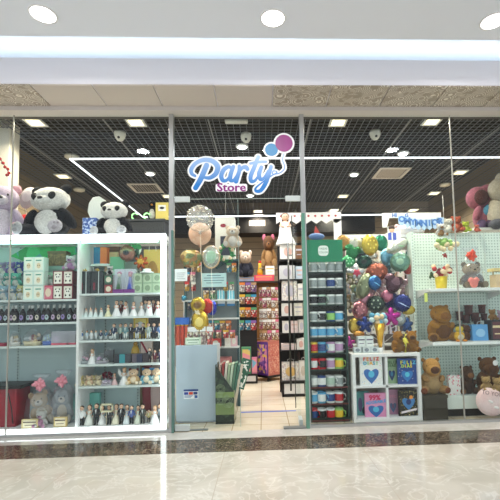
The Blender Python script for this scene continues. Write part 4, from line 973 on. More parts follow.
for i in range(8):
    px = 220+i*2.1; lean = .05+.03*i
    h_ = at(222, 362-(i % 3), 4.62).z
    o = obj('paper_sheet', MB().b0(-.013, .013, -.1, .1, .02, h_-.02, C(*cols[i])), None, loc=(t.location.x-w_+.02+i*.02, 4.64, .0), rot=(0, lean*.8, 0))
    tag(o, '%s folded gift wrap sheet, %s from left in the dark green stand' % (('beige', 'red', 'cream', 'sage', 'pale green', 'leaf green', 'dark green', 'sand')[i], ORD[i]), 'wrapping paper', 'sheets in the green stand')
o = obj('leaf_card', MB().b0(-.055, .055, -.01, .01, 0, .34, C(56, 104, 84)).b0(-.045, .045, -.012, -.01, .02, .32, hues('leafp', [(236, 240, 230), (56, 104, 84), (56, 104, 84)], 40)), None, loc=(at(239, 378, 4.6).x, 4.58, at(239, 388, 4.6).z), rot=(0, .3, 0))
tag(o, 'dark green card with white lettering leaning out at the right of the stand', 'card')
# floor tape
pA = floor_y(240, 412)
XA = ceil_at(241, 412.5, .001); XB_ = ceil_at(296, 410.5, .001)
o = obj('floor_tape', MB().b0(XA.x, XB_.x, -.022, .022, 0, .0015, C(70, 100, 190)), loc=(0, (XA.y+XB_.y)/2, .0005)); tag(o, 'thin blue tape line across the floor inside the doorway', 'tape')
# hanging/stood balloons above the counter
def fb(px, py, Y, f, label, name='foil_balloon', rz=0, key=None, tilt=0):
    p = at(px, py, Y); r = make(key or label, f, name, label, 'balloon', tuple(p), rot=(0, tilt, rz))
    if px < 240 and 'stick' not in name: obj('ribbon', MB().tube([(0, .02, -.1), (.012, .03, -.1-(p.z-zt_-.1)*.5), (0, .02, -(p.z-zt_)+.012)], .002, C(236, 226, 206), 4), r)
    return r
def bub(r):
    obj('envelope', MB().ell((0, 0, 0), (.16, .15, .165), BUBBLE, seg=28, ring=18), r)
    R = random.Random(5); b = MB()
    for i in range(30):
        a_, e_ = R.uniform(0, 2*PI), R.uniform(-.5, 1.3); d = Vector((math.cos(a_)*math.cos(e_)*.158, math.sin(a_)*math.cos(e_)*.148, math.sin(e_)*.163)); b.ell(d, (.017, .017, .005), C(236, 230, 214), seg=7, ring=5)
    obj('printed_petals', b, r, label='cream petal print')
    obj('neck', MB().lathe([(.02, -.18), (.012, -.16), (.03, -.15)], BUBBLE, 10), r)
fb(200, 219, 4.75, bub, 'large clear balloon with cream petal print high behind the closed door leaf', 'clear_balloon')
fb(200, 234, 4.9, lambda r: (obj('envelope', MB().ell((0, 0, 0), (.14, .12, .14), mat('peach', col(230, 180, 150), .3, alpha=.8, noise=(14, col(246, 214, 190), .2)), seg=22, ring=14), r), obj('neck', MB().lathe([(.02, -.16), (.01, -.14), (.02, -.12)], C(220, 160, 130), 10), r)), 'peach balloon just below the large clear balloon', 'round_balloon')
fb(191, 258, 4.7, foilb(lambda a: .105*(1+.12*math.cos(2*a))*(1.25 if math.sin(a) < -.7 else 1.1), .06, hues('goldleaf', [(170, 140, 70), (110, 120, 80), (206, 180, 120), (150, 110, 70)], 22, rough=.25, metal=.4)), 'gold and green patterned balloon lower left under the clear one')
fb(211, 257, 4.72, lambda r: (obj('envelope', MB().ell((0, 0, 0), (.105, .08, .135), BUBBLE, seg=24, ring=16), r), obj('inner_balloon', MB().ell((0, 0, .0), (.06, .05, .08), C(110, 190, 140, .3)), r), obj('rim', MB().tube([(.1*math.cos(a_*.3), 0, .13*math.sin(a_*.3)) for a_ in range(22)], .01, C(206, 170, 120, .4), 6), r)), 'clear oval balloon with green inside and tan rim', 'clear_balloon')
# tall tiered stand behind the counter
Yt = 5.3; q = k(Yt)
t = thing('merchandise_stand', 'dark teal trade stand with arched header full of small party goods behind the counter', 'display stand', (at(212, 330, Yt).x, Yt, 0))
w_ = 27*q; zt = at(212, 262, Yt).z
TEA = C(50, 84, 90, .5)
obj('upright', MB().b0(-w_, -w_+.03, -.02, .02, 0, zt, TEA), t); obj('upright', MB().b0(w_-.03, w_, -.02, .02, 0, zt, TEA), t)
obj('top_board', MB().b0(-w_, w_, -.08, .16, zt, zt+.02, TEA), t)
obj('header', MB().prism([(-w_, zt), (-w_, zt-.1), (-w_*.8, zt-.04), (-w_*.5, zt-.1), (-w_*.1, zt-.02), (w_*.2, zt-.1), (w_*.5, zt-.03), (w_, zt-.12), (w_, zt+.03), (w_*.4, zt+.06)], -.02, .0, TEA), t)
obj('back_panel', MB().b0(-w_, w_, .02, .04, 0, zt, C(122, 134, 136)), t)
def lev(py): return at(212, py, Yt).z
for py in (300, 318, 346, 372): obj('shelf_board', MB().b0(-w_, w_, -.16, .02, lev(py)-.02, lev(py), C(226, 228, 226)), t)
R = random.Random(8)
PAL = [((226, 60, 60), 'red'), ((60, 150, 190), 'blue'), ((236, 232, 226), 'white'), ((230, 180, 60), 'yellow'), ((210, 110, 140), 'pink'), ((90, 160, 110), 'green'), ((230, 130, 60), 'orange'), ((140, 100, 170), 'violet'), ((190, 150, 110), 'tan'), ((40, 50, 80), 'navy')]
def packcol(i): return PAL[i % len(PAL)]
def packs(Y, rows, xs, w_, h_, where, grp, seed=0, dz=None, depth=0, cat='packet'):
    R = random.Random(seed)
    for ri, py in enumerate(rows):
        for ci, px in enumerate(xs):
            c, n = packcol(R.randrange(10)); c2, n2 = packcol(R.randrange(10))
            p = at(px, py, Y)
            make('pk%s%s%.3f%.3f' % (n, n2, w_, h_), pouch(C(*c, .35), C(*c2), w_, h_), 'hanging_packet', '%s packet with %s header, row %d, column %d %s' % (n, n2, ri+1, ci+1, where), cat, (p.x+R.uniform(-.1, .1)*w_, Y-depth, p.z), group=grp)
packs(5.24, (282, ), (188, 193, 222), .07, .13, 'on the teal trade stand', 'packets on the teal stand', 2)
packs(5.24, (272,), (189, 194, 199, 229, 234), .06, .12, 'on the stand header row', 'packets on the teal stand', 5)
packs(5.2, (310,), (190, 196, 202, 215), .06, .13, 'on the stand lower row', 'packets on the teal stand', 6)
packs(5.16, (330,), (205, 211, 217, 223, 229), .07, .12, 'on the stand bottom shelf', 'packets on the teal stand', 7)
packs(5.24, (291,), (187, 193, 226, 232), .06, .12, 'on the stand upper rail', 'packets on the teal stand', 15)
packs(5.1, (338,), (206, 212, 219, 226, 232), .07, .1, 'on the stand low rail', 'packets on the teal stand', 17)
packs(5.2, (298.5,), (206, 213), .07, .14, 'on the teal trade stand shelf', 'packets on the teal stand', 3)
for i, (px, py) in enumerate(((221, 306), (231, 306))):
    p = at(px, py, 5.22)
    make('bluepk', lambda r: (obj('packet_body', MB().b0(-.05, .05, -.01, .01, 0, .09, C(230, 238, 240)).b0(-.05, .05, -.012, .01, 0, .03, C(60, 140, 200)), r), obj('stick', [MB().b0(-.045, .045, -.008, .008, .09, .2, C(110, 190, 210))][0], r), obj('stick', MB().b0(-.02, -.012, -.012, .008, .09, .21, WHITE).b0(.012, .02, -.012, .008, .09, .21, WHITE), r)), 'straw_packet', '%s packet of blue and white striped straws on the teal stand' % ('left', 'right')[i], 'packet', (p.x, 5.22, lev(318) if 0 else p.z), group='blue straw packets')
# signs
p = at(181, 275, 4.6)
o = obj('paper_sign', MB().b0(-.07, .07, -.003, .003, -.07, .07, C(244, 246, 246)), None, loc=tuple(p))
b = MB()
for i in range(4): b.b0(-.05, .05-.01*(i % 3), -.0045, -.003, .02-i*.022, .025-i*.022, C(130, 140, 150))
obj('printed_lines', b, o)
tag(o, 'white paper notice hanging left of the gold balloons behind the door', 'sign')
p = at(214, 280, 5.2)
o = obj('price_board', MB().b0(-.16, .16, -.004, .004, -.09, .09, C(190, 226, 232)), None, loc=tuple(p))
b = MB()
for i, ww in enumerate((.09, .13, .13, .1)): b.b0(-ww, ww, -.0055, -.004, .055-i*.032, .062-i*.032, C(50, 100, 130))
obj('printed_lines', b, o); tag(o, 'pale blue board with rows of dark text in the middle of the teal stand', 'sign')
# yellow foil teddy and small balloons
p = at(198, 305, 4.72); YF = foil(226, 184, 40)
def ybear(r):
    up = obj('envelope', MB().pillow(ROUND(.085, 1.1), .05, YF), r)
    lo = obj('envelope', MB().pillow(ROUND(.1, 1.4), .055, YF, c=(.02, 0, -.2)), r)
    obj('printed_centre', MB().ell((0, -.04, 0), (.05, .02, .045), C(120, 84, 30, .35)), up)
    obj('printed_centre', MB().ell((.02, -.045, -.2), (.05, .02, .06), C(236, 214, 120, .35)), lo)
    obj('tie_ribbon', bowm(C(236, 226, 200), 6, .5), r, loc=(.0, -.03, -.09))
make('ybear', ybear, 'foil_balloon', 'two part gold foil balloon, small disc over tall oval, in the left doorway goods', 'balloon', tuple(p))
fb(207, 306, 4.85, foilb(ROUND(.075, 1.2), .04, foil(216, 50, 40)), 'red oval foil balloon right of the gold two part balloon')
fb(212, 308, 4.95, foilb(ROUND(.06, 1.5), .03, foil(40, 60, 200), 'face', foil(236, 240, 246), .06), 'blue and white oval foil balloon right of the red one')
fb(184, 298, 4.7, lambda r: (obj('envelope', MB().ell((0, 0, 0), .034, foil(60, 150, 180)), r), obj('stick', MB().tube([(0, 0, -.03), (0, 0, -.28)], .004, WHITE, 5), r)), 'small blue round balloon on a white stick left of the gold balloon', 'stick_balloon')
# tube holder
p = at(179, 320, 4.62); q = k(4.62)
t = thing('confetti_tube_rack', 'blue topped rack holding red confetti tubes on the counter', 'display rack', (p.x, 4.72, zt_-.01))
zz = at(179, 323, 4.62).z-zt_+.01; w_ = 9*q
obj('top_tray', MB().b0(-w_, w_, -.06, .06, zz-.02, zz+.06, C(36, 100, 190)), t, bevel=.004)
obj('rack_back', MB().b0(-w_, w_, .05, .06, 0, zz, C(226, 226, 226)), t)
for i in range(4):
    o = obj('confetti_tube', MB().cyl((0, 0, 0), .021, zz-.025, C(206, 74+10*(i % 2), 54, .35)).cyl((0, 0, zz-.035), .022, .01, C(240, 200, 60)), None, loc=(p.x-w_+.03+i*.048, 4.69, zt_-.008))
    tag(o, 'red confetti tube, %s of four under the blue tray' % ORD[i], 'confetti tube', 'red confetti tubes')
def sachet(c, hc): return pouch(C(*c, .3), C(*hc), .07, .16)
for i, (px, c, n) in enumerate(((190, (206, 196, 110), 'olive yellow'), (196, (230, 226, 214), 'cream'), (203, (226, 200, 190), 'pale pink'), (210, (220, 90, 80), 'red'))):
    p = at(px, 343, 4.7); make('sch'+n, sachet(c, (236, 236, 236)), 'sweet_bag', 'clear %s sweet bag, %s from left on the pale blue counter' % (n, ORD[i]), 'sweet bag', (p.x, 4.68, zt_-.01), rz=0, sc=(1, 1, 1.3))
fb(200, 324, 4.74, foilb(ROUND(.07, .8), .03, foil(226, 90, 100)), 'coral pink oval foil balloon hanging under the gold two part balloon')
put('greensign', carton(15*q, .02, 7*q, C(206, 226, 200), C(226, 236, 220), 'stripe', C(60, 120, 70)), 'shelf_sign', 'pale green leaf print sign standing on the pale blue counter', 'sign', 193, 4.6, zt_)
for i, (px, py, c, n, Y) in enumerate(((225, 352, (196, 120, 120), 'dusty pink', 5.1), (216, 334, (200, 60, 56), 'red', 5.14), (228, 334, (226, 226, 220), 'white', 5.14), (234, 334, (220, 180, 190), 'pink', 5.14))):
    z_ = lev((372, 346, 346, 346)[i]); put('bx'+n, carton((.16, .13, .08, .08)[i], .1, (.2, .1, .14, .13)[i], C(*c), C(*[min(255, v+20) for v in c]), 'oval', C(240, 236, 230)), 'gift_box', '%s gift box on the lower shelves of the teal stand' % n, 'gift box', px, 5.22, z_)
# cream figures, wreath and white box on the stand top
p = at(226, 232, 5.4); 
t = thing('white_box', 'white storage box high behind the balloons with a dark print', 'box', (p.x, 5.34, zt+.021)); hh = at(226, 219, 5.34).z-zt-.02
obj('carton', MB().b0(-.13, .13, -.1, .1, 0, hh, C(232, 232, 228)), t, bevel=.003); obj('printed_label', MB().b0(-.06, .08, -.103, -.1, hh*.1, hh*.55, C(50, 56, 80)).disc(-.02, hh*.8, .04, .025, -.103, -.1, C(140, 40, 60)), t)
make('figc', small_plush(plushm(240, 220, 196), PW), 'soft_toy', 'cream soft toy hanging high at the edge of the closed door leaf', 'plush toy', tuple(at(233, 248, 5.0)), sc=.28)
t = thing('leaf_wreath', 'green leaf wreath with cream flowers beside the clear balloons', 'wreath', tuple(at(226, 253, 5.1)))
b = MB(); fl = MB(); R = random.Random(4)
for i in range(30):
    a_ = i*2*PI/30; b.ell((.09*math.cos(a_)+R.uniform(-.02, .02), R.uniform(-.02, .02), .09*math.sin(a_)+R.uniform(-.02, .02)), (.028, .008, .014), C(36, 130, 70), Ry(-a_*2), 8, 5)
for i in range(6): fl.ell((.09*math.cos(i+.4), -.03, .09*math.sin(i+.4)), .022, C(240, 220, 190), seg=8, ring=6)
obj('foliage', b, t); obj('flower', fl, t); obj('hanging_cord', MB().tube([(0, 0, .09), (0, 0, ZC-t.location.z)], .0015, WHITE, 4), t)

# ================================================================== SEEN THROUGH THE OPEN DOORWAY
Yr = 7.2; q = k(Yr)
xa, xb = at(238, 330, Yr).x, at(257, 330, Yr).x
zt7 = at(247, 283, Yr).z
t = thing('peg_rack', 'tall black pegboard rack full of small packets at the back left of the doorway', 'display rack', ((xa+xb)/2, Yr, 0)); w_ = (xb-xa)/2
obj('back_panel', MB().b0(-w_, w_, 0, .03, .1, zt7, C(40, 38, 42)), t); obj('base', MB().b0(-w_, w_, -.3, .03, 0, .16, BLACK).b0(-w_+.03, w_-.03, -.305, -.3, .04, .13, C(210, 206, 204)), t)
b = MB()
for z_ in [zt7-.1-i*.21 for i in range(6)]:
    for xx in (-.1, 0, .1): b.tube([(xx, 0, z_), (xx, -.12, z_)], .003, CHROME, 5)
obj('peg', b, t)
packs(7.1, (292, 304, 317, 330), (242, 248, 254), .1, .17, 'on the black pegboard rack', 'packets on the black pegboard', 21, cat='packet')
for px, lb, c in ((246, 'green illustrated tall toy box at the foot of the black pegboard rack', (90, 150, 110)), (254, 'pink and blue small toy box beside the green one at the back', (220, 130, 160))):
    put('foot%d' % c[0], carton((9 if px == 246 else 5)*q, .14, (25 if px == 246 else 15)*q, C(*c), hues('il%d' % c[0], [c, (236, 150, 160), (120, 180, 210), (230, 200, 120)], 9), None), 'toy_box', lb, 'box', px, Yr-.18, .16)
# shop wall shelf top with boxes and plush
p = at(256, 300, 7.9)
t = thing('wooden_display_wall', 'brown wooden partition behind the spinner rack', 'partition', (at(266, 330, 8.0).x, 8.05, 0))
w_ = 17*k(8); zt8 = at(266, 283, 8.0).z
obj('board', MB().b0(-w_, w_, -.03, .03, 0, zt8, mat('brownwood', col(140, 96, 48), .45, noise=(3, col(112, 74, 36), .3))), t)
obj('ledge', MB().b0(-w_*1.6, w_, -.2, .1, zt8, zt8+.03, C(60, 50, 40)), t)
zt8 += .03
for px, w_, h_, c, n, lb in ((247, 16, 4, (150, 170, 210), 'pale blue', 'pale blue flat box'), (265, 20, 6, (220, 70, 90), 'coral', 'coral and orange flat box'), (271, 9, 9, (236, 226, 214), 'cream', 'cream gift box')):
    put('top'+n, carton(w_*k(8), .16, h_*k(8)*1.0, C(*c), C(*[min(255, v+25) for v in c]), 'stripe', C(240, 180, 80)), 'gift_box', '%s on the ledge at the back of the shop' % lb, 'box', px, 7.95, zt8 + (.12 if n == 'cream' else 0), sc=1)
make('beigeplush', plush(plushm(50, 52, 64), plushm(60, 62, 74), plushm(232, 206, 180), plushm(232, 206, 180), plushm(50, 52, 64), plushm(60, 60, 70), plushm(236, 214, 190)), 'bear_plush', 'pale headed dark bodied plush toy on the ledge at the back left of the doorway', 'plush toy', (at(246, 280, 7.9).x, 7.9, zt8+.08), sc=29*k(7.9)).scale = (19*k(7.9), 19*k(7.9), 27*k(7.9))
make('brownplush', plush(plushm(170, 126, 76), plushm(190, 146, 96), plushm(110, 76, 50), plushm(220, 120, 140), plushm(170, 126, 76), plushm(190, 150, 100), plushm(150, 104, 66)), 'bear_plush', 'tall brown plush toy sitting high at the back of the doorway view', 'plush toy', (at(269, 268, 8.0).x, 8.02, at(269, 268, 8.0).z), sc=1).scale = (19*k(8), 18*k(8), 34*k(8))
t = thing('wall_bracket_shelf', 'small wooden shelf under the tall brown plush at the back', 'shelf', (at(269, 268, 8.0).x, 8.05, zt8)); hz = at(269, 268, 8.0).z-zt8
obj('board', MB().b0(-.2, .2, -.15, .1, hz-.03, hz-.002, C(160, 140, 110)), t); obj('support', MB().b0(-.03, .03, -.02, .02, 0, hz-.03, C(140, 120, 90)), t)
put('rooster', lambda r: (obj('body', MB().lathe([(.05, 0), (.06, .06), (.03, .18), (.03, .24)], C(230, 180, 50), 14), r), obj('comb', MB().ell((0, 0, .26), (.03, .02, .035), C(210, 40, 40)), r)), 'bottle_toy', 'yellow bottle shaped toy with red top on the coral box', 'toy', 261, 7.95, zt8+.125)
# spinner rack
px0, Ys = 268.5, 7.3; q = k(Ys); zz = at(268, 370, Ys)
t = thing('spinner_rack', 'revolving wire card rack on a purple and red printed base behind the doorway', 'display rack', (at(px0, 340, Ys).x, Ys, 0), .7)
zb_ = at(268, 341, Ys).z; zt_s = at(268, 286, Ys).z; z00 = at(268, 365, Ys).z
obj('pole', MB().cyl((0, 0, .05), .02, zt_s-.05, CHROME), t)
obj('wheel_base', MB().b0(-.2, .2, -.2, .2, .06, .1, BLACK), t)
for sx in (-1, 1):
    for sy in (-1, 1): obj('castor', MB().ell((sx*.17, sy*.17, .03), (.03, .02, .03), BLACK), t)
bb = obj('base_box', MB().b0(-.19, .19, -.19, .19, .1, zb_, C(186, 110, 96)).b0(-.192, -.18, -.192, .19, .1, zb_, C(100, 60, 140)), t)
obj('printed_panel', MB().b0(-.17, .17, -.194, -.19, .14, zb_-.05, hues('redprint', [(190, 104, 90), (214, 160, 140), (176, 84, 80), (200, 130, 110)], 60)), bb); obj('printed_panel', MB().b0(-.197, -.19, -.17, .17, .14, zb_-.05, hues('purpprint', [(100, 60, 140), (236, 200, 90), (130, 90, 170), (220, 140, 180)], 20)), bb)
b = MB()
nt_ = 5; dz = (zt_s-zb_-.04)/nt_
for i in range(nt_):
    for a_ in range(4): b.box((.15*math.cos(a_*PI/2), .15*math.sin(a_*PI/2), zb_+.05+i*dz), (.26, .004, .004) if a_ % 2 else (.004, .26, .004), CHROME)
obj('wire_tier', b, t)
R = random.Random(31)
for i in range(nt_):
    for j in range(6):
        a_ = -PI/2+.3+(j-2.5)*.42; c, n = packcol(R.choice([8, 4, 8, 2, 2, 8])); c2, n2 = packcol(R.choice([2, 8, 4]))
        make('sp%s%s' % (n, n2), pouch(C(*c, .35), C(*c2), .075, .17), 'hanging_packet', '%s packet with %s header, spinner rack tier %d up, place %d from left' % (n, n2, i+1, j+1), 'packet', (t.location.x+.19*math.cos(a_), Ys+.19*math.sin(a_), zb_+.03+i*dz), a_+PI/2, group='packets on the spinner rack')
# black shelf unit right of doorway view
Ya, Yz = 5.75, 6.1; q = k(Ya)
xa, xb = at(281, 330, Ya).x, at(305, 330, Ya).x
t = thing('black_shelf_unit', 'black metal shelf unit with white paper goods just inside the open door', 'shelf unit', ((xa+xb)/2, Ya, 0)); w_ = (xb-xa)/2
zt_b = at(292, 238, Ya).z
obj('back_panel', MB().b0(-w_, w_, .42, .44, 0, zt_b, C(30, 30, 34)), t)
for s_ in (-1, 1): obj('upright', MB().b0(s_*w_-.015, s_*w_+.015, .38, .42, 0, zt_b, BLACK), t)
obj('base', MB().b0(-w_, w_, 0, .42, 0, .03, BLACK).b0(-w_, w_, 0, .42, .19, .22, BLACK).b0(-w_, -w_+.02, 0, .02, 0, .2, BLACK).b0(w_-.02, w_, 0, .02, 0, .2, BLACK).b0(-w_+.03, w_-.03, .01, .02, .04, .18, C(236, 236, 236)), t)
lv = [279, 300.5, 316, 333, 350]; LV = [at(292, p_, Ya).z for p_ in lv]
ZTOPS = at(292, 259, Ya).z
for z_ in LV+[ZTOPS]: obj('shelf_board', MB().b0(-w_, w_, 0, .42, z_-.02, z_, BLACK), t)
WP = C(240, 236, 232); LP = hues('lacepat', [(240, 236, 230), (226, 210, 200), (240, 236, 232), (200, 190, 200)], 60)
items = [(ZTOPS, 289, 15, 15, 'plain white carton', WP), (ZTOPS, 300, 7, 14, 'dark brown figure box', C(120, 80, 50)), (LV[0], 288, 15, 14, 'grey-white printed packet', C(214, 214, 216)), (LV[0], 300, 7, 13, 'pale blue packet', C(196, 210, 226)),
         (LV[1], 290, 15, 20, 'white lace gift bag', LP), (LV[1], 301, 6, 17, 'white packet with grey lines', WP), (LV[2], 287, 10, 13, 'white folded napkin packet', WP), (LV[2], 298, 9, 13, 'cream napkin packet', C(236, 228, 216)),
         (LV[3], 286, 7, 12, 'white invitation box', WP), (LV[3], 294, 7, 12, 'pink edged invitation box', C(236, 214, 214)), (LV[3], 301, 6, 13, 'pale card box', C(226, 220, 216)),
         (LV[4], 288, 14, 6, 'low pink and white box', C(230, 210, 206)), (LV[4], 300, 8, 11, 'white tall box', WP)]
for i, (z_, px, w0, h0, lb, m_) in enumerate(items):
    put('bs%d' % i, carton(w0*q, .2, h0*q, m_, None, 'oval' if i % 2 == 0 else 'stripe', C(190, 186, 200) if i % 3 else C(220, 180, 170)), 'paper_goods_box', '%s on the black shelf unit inside the door, level %d' % (lb, [ZTOPS]+LV == 0 or ([ZTOPS]+LV).index(z_)+1), 'box', px, Ya+.12, z_)
put('whitebag', giftbag(17*q, 18*q, LP, C(226, 190, 120), .1), 'gift_bag', 'large white gift bag with gold emblem on the base of the black shelf unit', 'gift bag', 289.5, Ya+.12, .22)
put('whitebag2', giftbag(8*q, 19*q, WP, C(210, 200, 190), .1), 'gift_bag', 'narrow white gift bag right of the gold emblem bag', 'gift bag', 302, Ya+.12, .22)
# bride doll
make('bridedoll', bride(WHITE, HAIRS[0], True), 'bride_doll', 'large bride doll in a white gown on top of the black shelf unit', 'doll', (at(286, 250, 5.8).x, 5.85, ZTOPS+15*q+.005), sc=1).scale = (36*k(5.8), 30*k(5.8), 33*k(5.8))
# ================================================================== BUNTINGS
def bunting(x0, x1, Y, zt, zs, m, body, bm, label, name='letter_banner'):
    t = thing(name, label, 'banner', ((x0+x1)/2, Y, zt)); w_ = (x1-x0)/2
    obj('backing_card', m, t)
    return t
Y = 5.35; q = k(Y); p0 = at(382, 213, Y); p1 = at(441, 214, Y)
t = thing('letter_banner', 'white banner card with blue hanging letters above the balloons on the right', 'banner', ((p0.x+p1.x)/2, Y, p0.z)); w_ = (p1.x-p0.x)/2
obj('backing_card', MB().prism([(-w_, 0), (w_, 0), (w_, -.17), (w_-.04, -.13), (w_*.2, -.1), (-w_*.3, -.07), (-w_+.1, -.07), (-w_+.06, -.2), (-w_, -.2)], 0, .012, C(238, 240, 242)), t)
BL = C(80, 130, 206)
b = MB().text('HI', .07, BL, -w_+.17, -.004, -.035, off=.003).text('G', .07, BL, -w_+.34, -.004, -.04, off=.003)
for i, ch in enumerate('OMYMNIOR'):
    u = i/7; x_ = -w_*.35+u*w_*1.3; z_ = -.09-.06*math.sin(u*2.6)
    b.prism([(x_-.048, z_+.05), (x_+.048, z_+.05), (x_+.048, z_-.06), (x_, z_-.1), (x_-.048, z_-.06)], -.012, -.006, C(176, 206, 240)).text(ch, .11, BL, x_, -.014, z_-.005, off=.005)
obj('lettering', b, t, label='blue letter pennants')
p0 = at(276, 213, 6.0); p1 = at(341, 212, 6.0)
t = thing('lace_banner', 'white scalloped banner with small red print above the bride doll and mug rack', 'banner', ((p0.x+p1.x)/2, 6.0, p0.z)); w_ = (p1.x-p0.x)/2
pts = [(-w_, 0), (w_, 0)]
n = 13
for i in range(n+1):
    x_ = w_-2*w_*i/n; pts += [(x_, -.12-.05*(i % 2))]
obj('backing_card', MB().prism(pts, 0, .01, C(240, 234, 232)), t)
b = MB().tube([(-w_, .005, 0), (w_, .005, 0)], .005, C(190, 180, 176), 5)
for i in range(9): b.ell((-w_*.85+i*w_*.21, -.004, -.05), (.018, .003, .016), C(190, 60, 60), seg=8, ring=5)
obj('cord_and_print', b, t)
obj('side_drop', MB().b0(w_-.12, w_, 0, .01, -.42, -.1, C(240, 236, 232)), t)

# ================================================================== MUG RACK
Ym = 4.42; q = k(Ym)
xa, xb = at(308.5, 330, Ym).x, at(347, 330, Ym).x; xm = (xa+xb)/2; w_ = (xb-xa)/2
zh0, zh1 = at(325, 262, Ym).z, at(325, 240, Ym).z
rk = thing('mug_rack', 'tall dark green wire rack full of mugs with a bright green header', 'display rack', (xm, Ym, 0))
GREENH = C(12, 128, 88, .35)
hd = obj('header_board', MB().b0(-w_, w_*.88, -.02, .02, zh0, zh1, GREENH), rk, bevel=.002)
cxm = at(323, 251, Ym).x-xm; czm = at(323, 251, Ym).z
obj('round_label', MB().prism([(cxm+.058*(abs(math.cos(a))**.6)*(1 if math.cos(a) > 0 else -1), czm+.058*(abs(math.sin(a))**.6)*(1 if math.sin(a) > 0 else -1)) for a in [i*2*PI/28+.01 for i in range(28)]], -.023, -.02, C(240, 246, 240)).text('TAZAS', .03, C(60, 130, 100), cxm, -.0235, czm+.022, ext=.0005).text('COLOR', .03, C(60, 130, 100), cxm, -.0235, czm-.02, ext=.0005), hd, label='white rounded label')
for s_ in (-1, 1):
    for y_ in (0, .3): obj('post', MB().b0(s_*w_*.97-.012, s_*w_*.97+.012, y_-.012, y_+.012, 0, zh0+.02, C(20, 52, 46, .4)), rk)
obj('back_mesh', MB().b0(-w_, w_, .31, .315, .05, zh0, film('meshb', (.04, .05, .045), .8, .4, .0)), rk)
obj('base', MB().b0(-w_, w_, -.01, .31, .0, .045, C(22, 40, 36)), rk)
obj('side_panel', MB().b0(w_*.9, w_, .0, .3, .045, zh0, C(20, 30, 28)), rk)
rows = [272.5, 288.5, 305, 322, 337.5, 353, 369.5, 387, 403.5, 420]
cm = {'white': (232, 236, 234), 'green': (180, 206, 190), 'blue': (90, 170, 214), 'red': (196, 40, 50), 'black': (24, 26, 30), 'yellow': (236, 200, 60), 'lilac': (190, 150, 190), 'grey': (150, 160, 160), 'navy': (40, 70, 130), 'lime': (150, 206, 110)}
grid = [[('white', 'grey')]*4, [('white', 'grey'), ('white', 'grey'), ('white', 'navy'), ('white', 'grey')], [('white', 'black'), ('green', 'black'), ('white', 'grey'), ('white', 'grey')], [('white', 'grey'), ('white', 'black'), ('navy', 'lime'), ('white', 'blue')],
 [('white', 'blue')]*4, [('yellow', 'red'), ('blue', 'navy'), ('lilac', 'white'), ('white', 'lilac')], [('red', 'white'), ('red', 'black'), ('white', 'lilac'), ('lime', 'yellow')], [('grey', 'white'), ('navy', 'white'), ('white', 'green'), ('white', 'grey')],
 [('white', 'blue'), ('blue', 'white'), ('white', 'navy'), ('white', 'red')], [('red', 'navy'), ('white', 'black'), ('white', 'red'), ('lime', 'yellow')]]
for i, py in enumerate(rows):
    z_ = at(326, py, Ym).z
    b = MB()
    for y_ in (-.02, .05, .12, .19, .26): b.b0(-w_*.95, w_*.95, y_-.0025, y_+.0025, z_-.006, z_, C(40, 50, 48))
    b.b0(-w_*.95, w_*.95, -.026, -.02, z_-.01, z_+.006, C(24, 50, 44) if i < 7 else C(90, 30, 26))
    for s_ in (-1, 1): b.b0(s_*w_*.95-.003, s_*w_*.95+.003, -.02, .3, z_-.006, z_, C(40, 50, 48))
    obj('wire_shelf', b, rk)
    for j, px in enumerate((314, 322.5, 331.5, 340)):
        c, pc = grid[i][j]
        X_ = at(px, py, Ym).x
        make('mug%s%s' % (c, pc), mug(C(*cm[c], .2), C(*cm[pc], .25)), 'mug', '%s mug with %s print, green rack row %d down, %s from left' % (c, pc, i+1, ORD[j]), 'mug', (X_, Ym+.045, z_+.0005), rz=-PI*.0+.3*((i+j) % 3-1), group='mugs on the green rack', sc=1.24)
        if i in (0, 3, 5, 7, 8): make('mug%s%s' % (c, pc), mug(C(*cm[c], .2), C(*cm[pc], .25)), 'mug', '%s mug behind the front ones, green rack row %d down, %s from left' % (c, i+1, ORD[j]), 'mug', (X_, Ym+.165, z_+.0005), group='mugs at the back of the green rack', sc=1.08)
# small bird-like items on header
put('hdtoy', lambda r: (obj('body', MB().ell((0, 0, .04), (.09, .05, .04), C(90, 120, 170)), r), obj('sail', MB().prism([(-.03, .05), (.05, .06), (-.01, .16)], -.01, .01, C(200, 70, 60)), r)), 'toy_boat', 'small blue toy with red triangular sail on top of the green rack header', 'toy', 319, Ym, zh1)
# ================================================================== RIGHT: RACK WALL BEHIND THE BALLOONS
Yg = 5.5; q = k(Yg)
xa, xb = at(345, 330, Yg).x, at(424, 330, Yg).x
t = thing('goods_wall', 'pale pegboard unit hung with white and pink packets behind the balloons', 'display rack', ((xa+xb)/2, Yg, 0)); w_ = (xb-xa)/2
zt = at(385, 236, Yg).z
obj('back_panel', MB().b0(-w_, w_, 0, .04, 0, zt, C(104, 92, 84)), t); obj('top_rail', MB().b0(-w_, w_, -.03, .05, zt-.03, zt+.02, WHITE), t)
for z_ in (.35, .75): obj('shelf_board', MB().b0(-w_, w_, -.3, 0, z_-.02, z_, C(226, 220, 210)), t)
R = random.Random(77)
PALW = [((236, 232, 226), 'white'), ((230, 206, 206), 'pale pink'), ((206, 200, 214), 'lilac grey'), ((226, 214, 190), 'cream'), ((80, 70, 80), 'charcoal'), ((190, 150, 120), 'tan')]
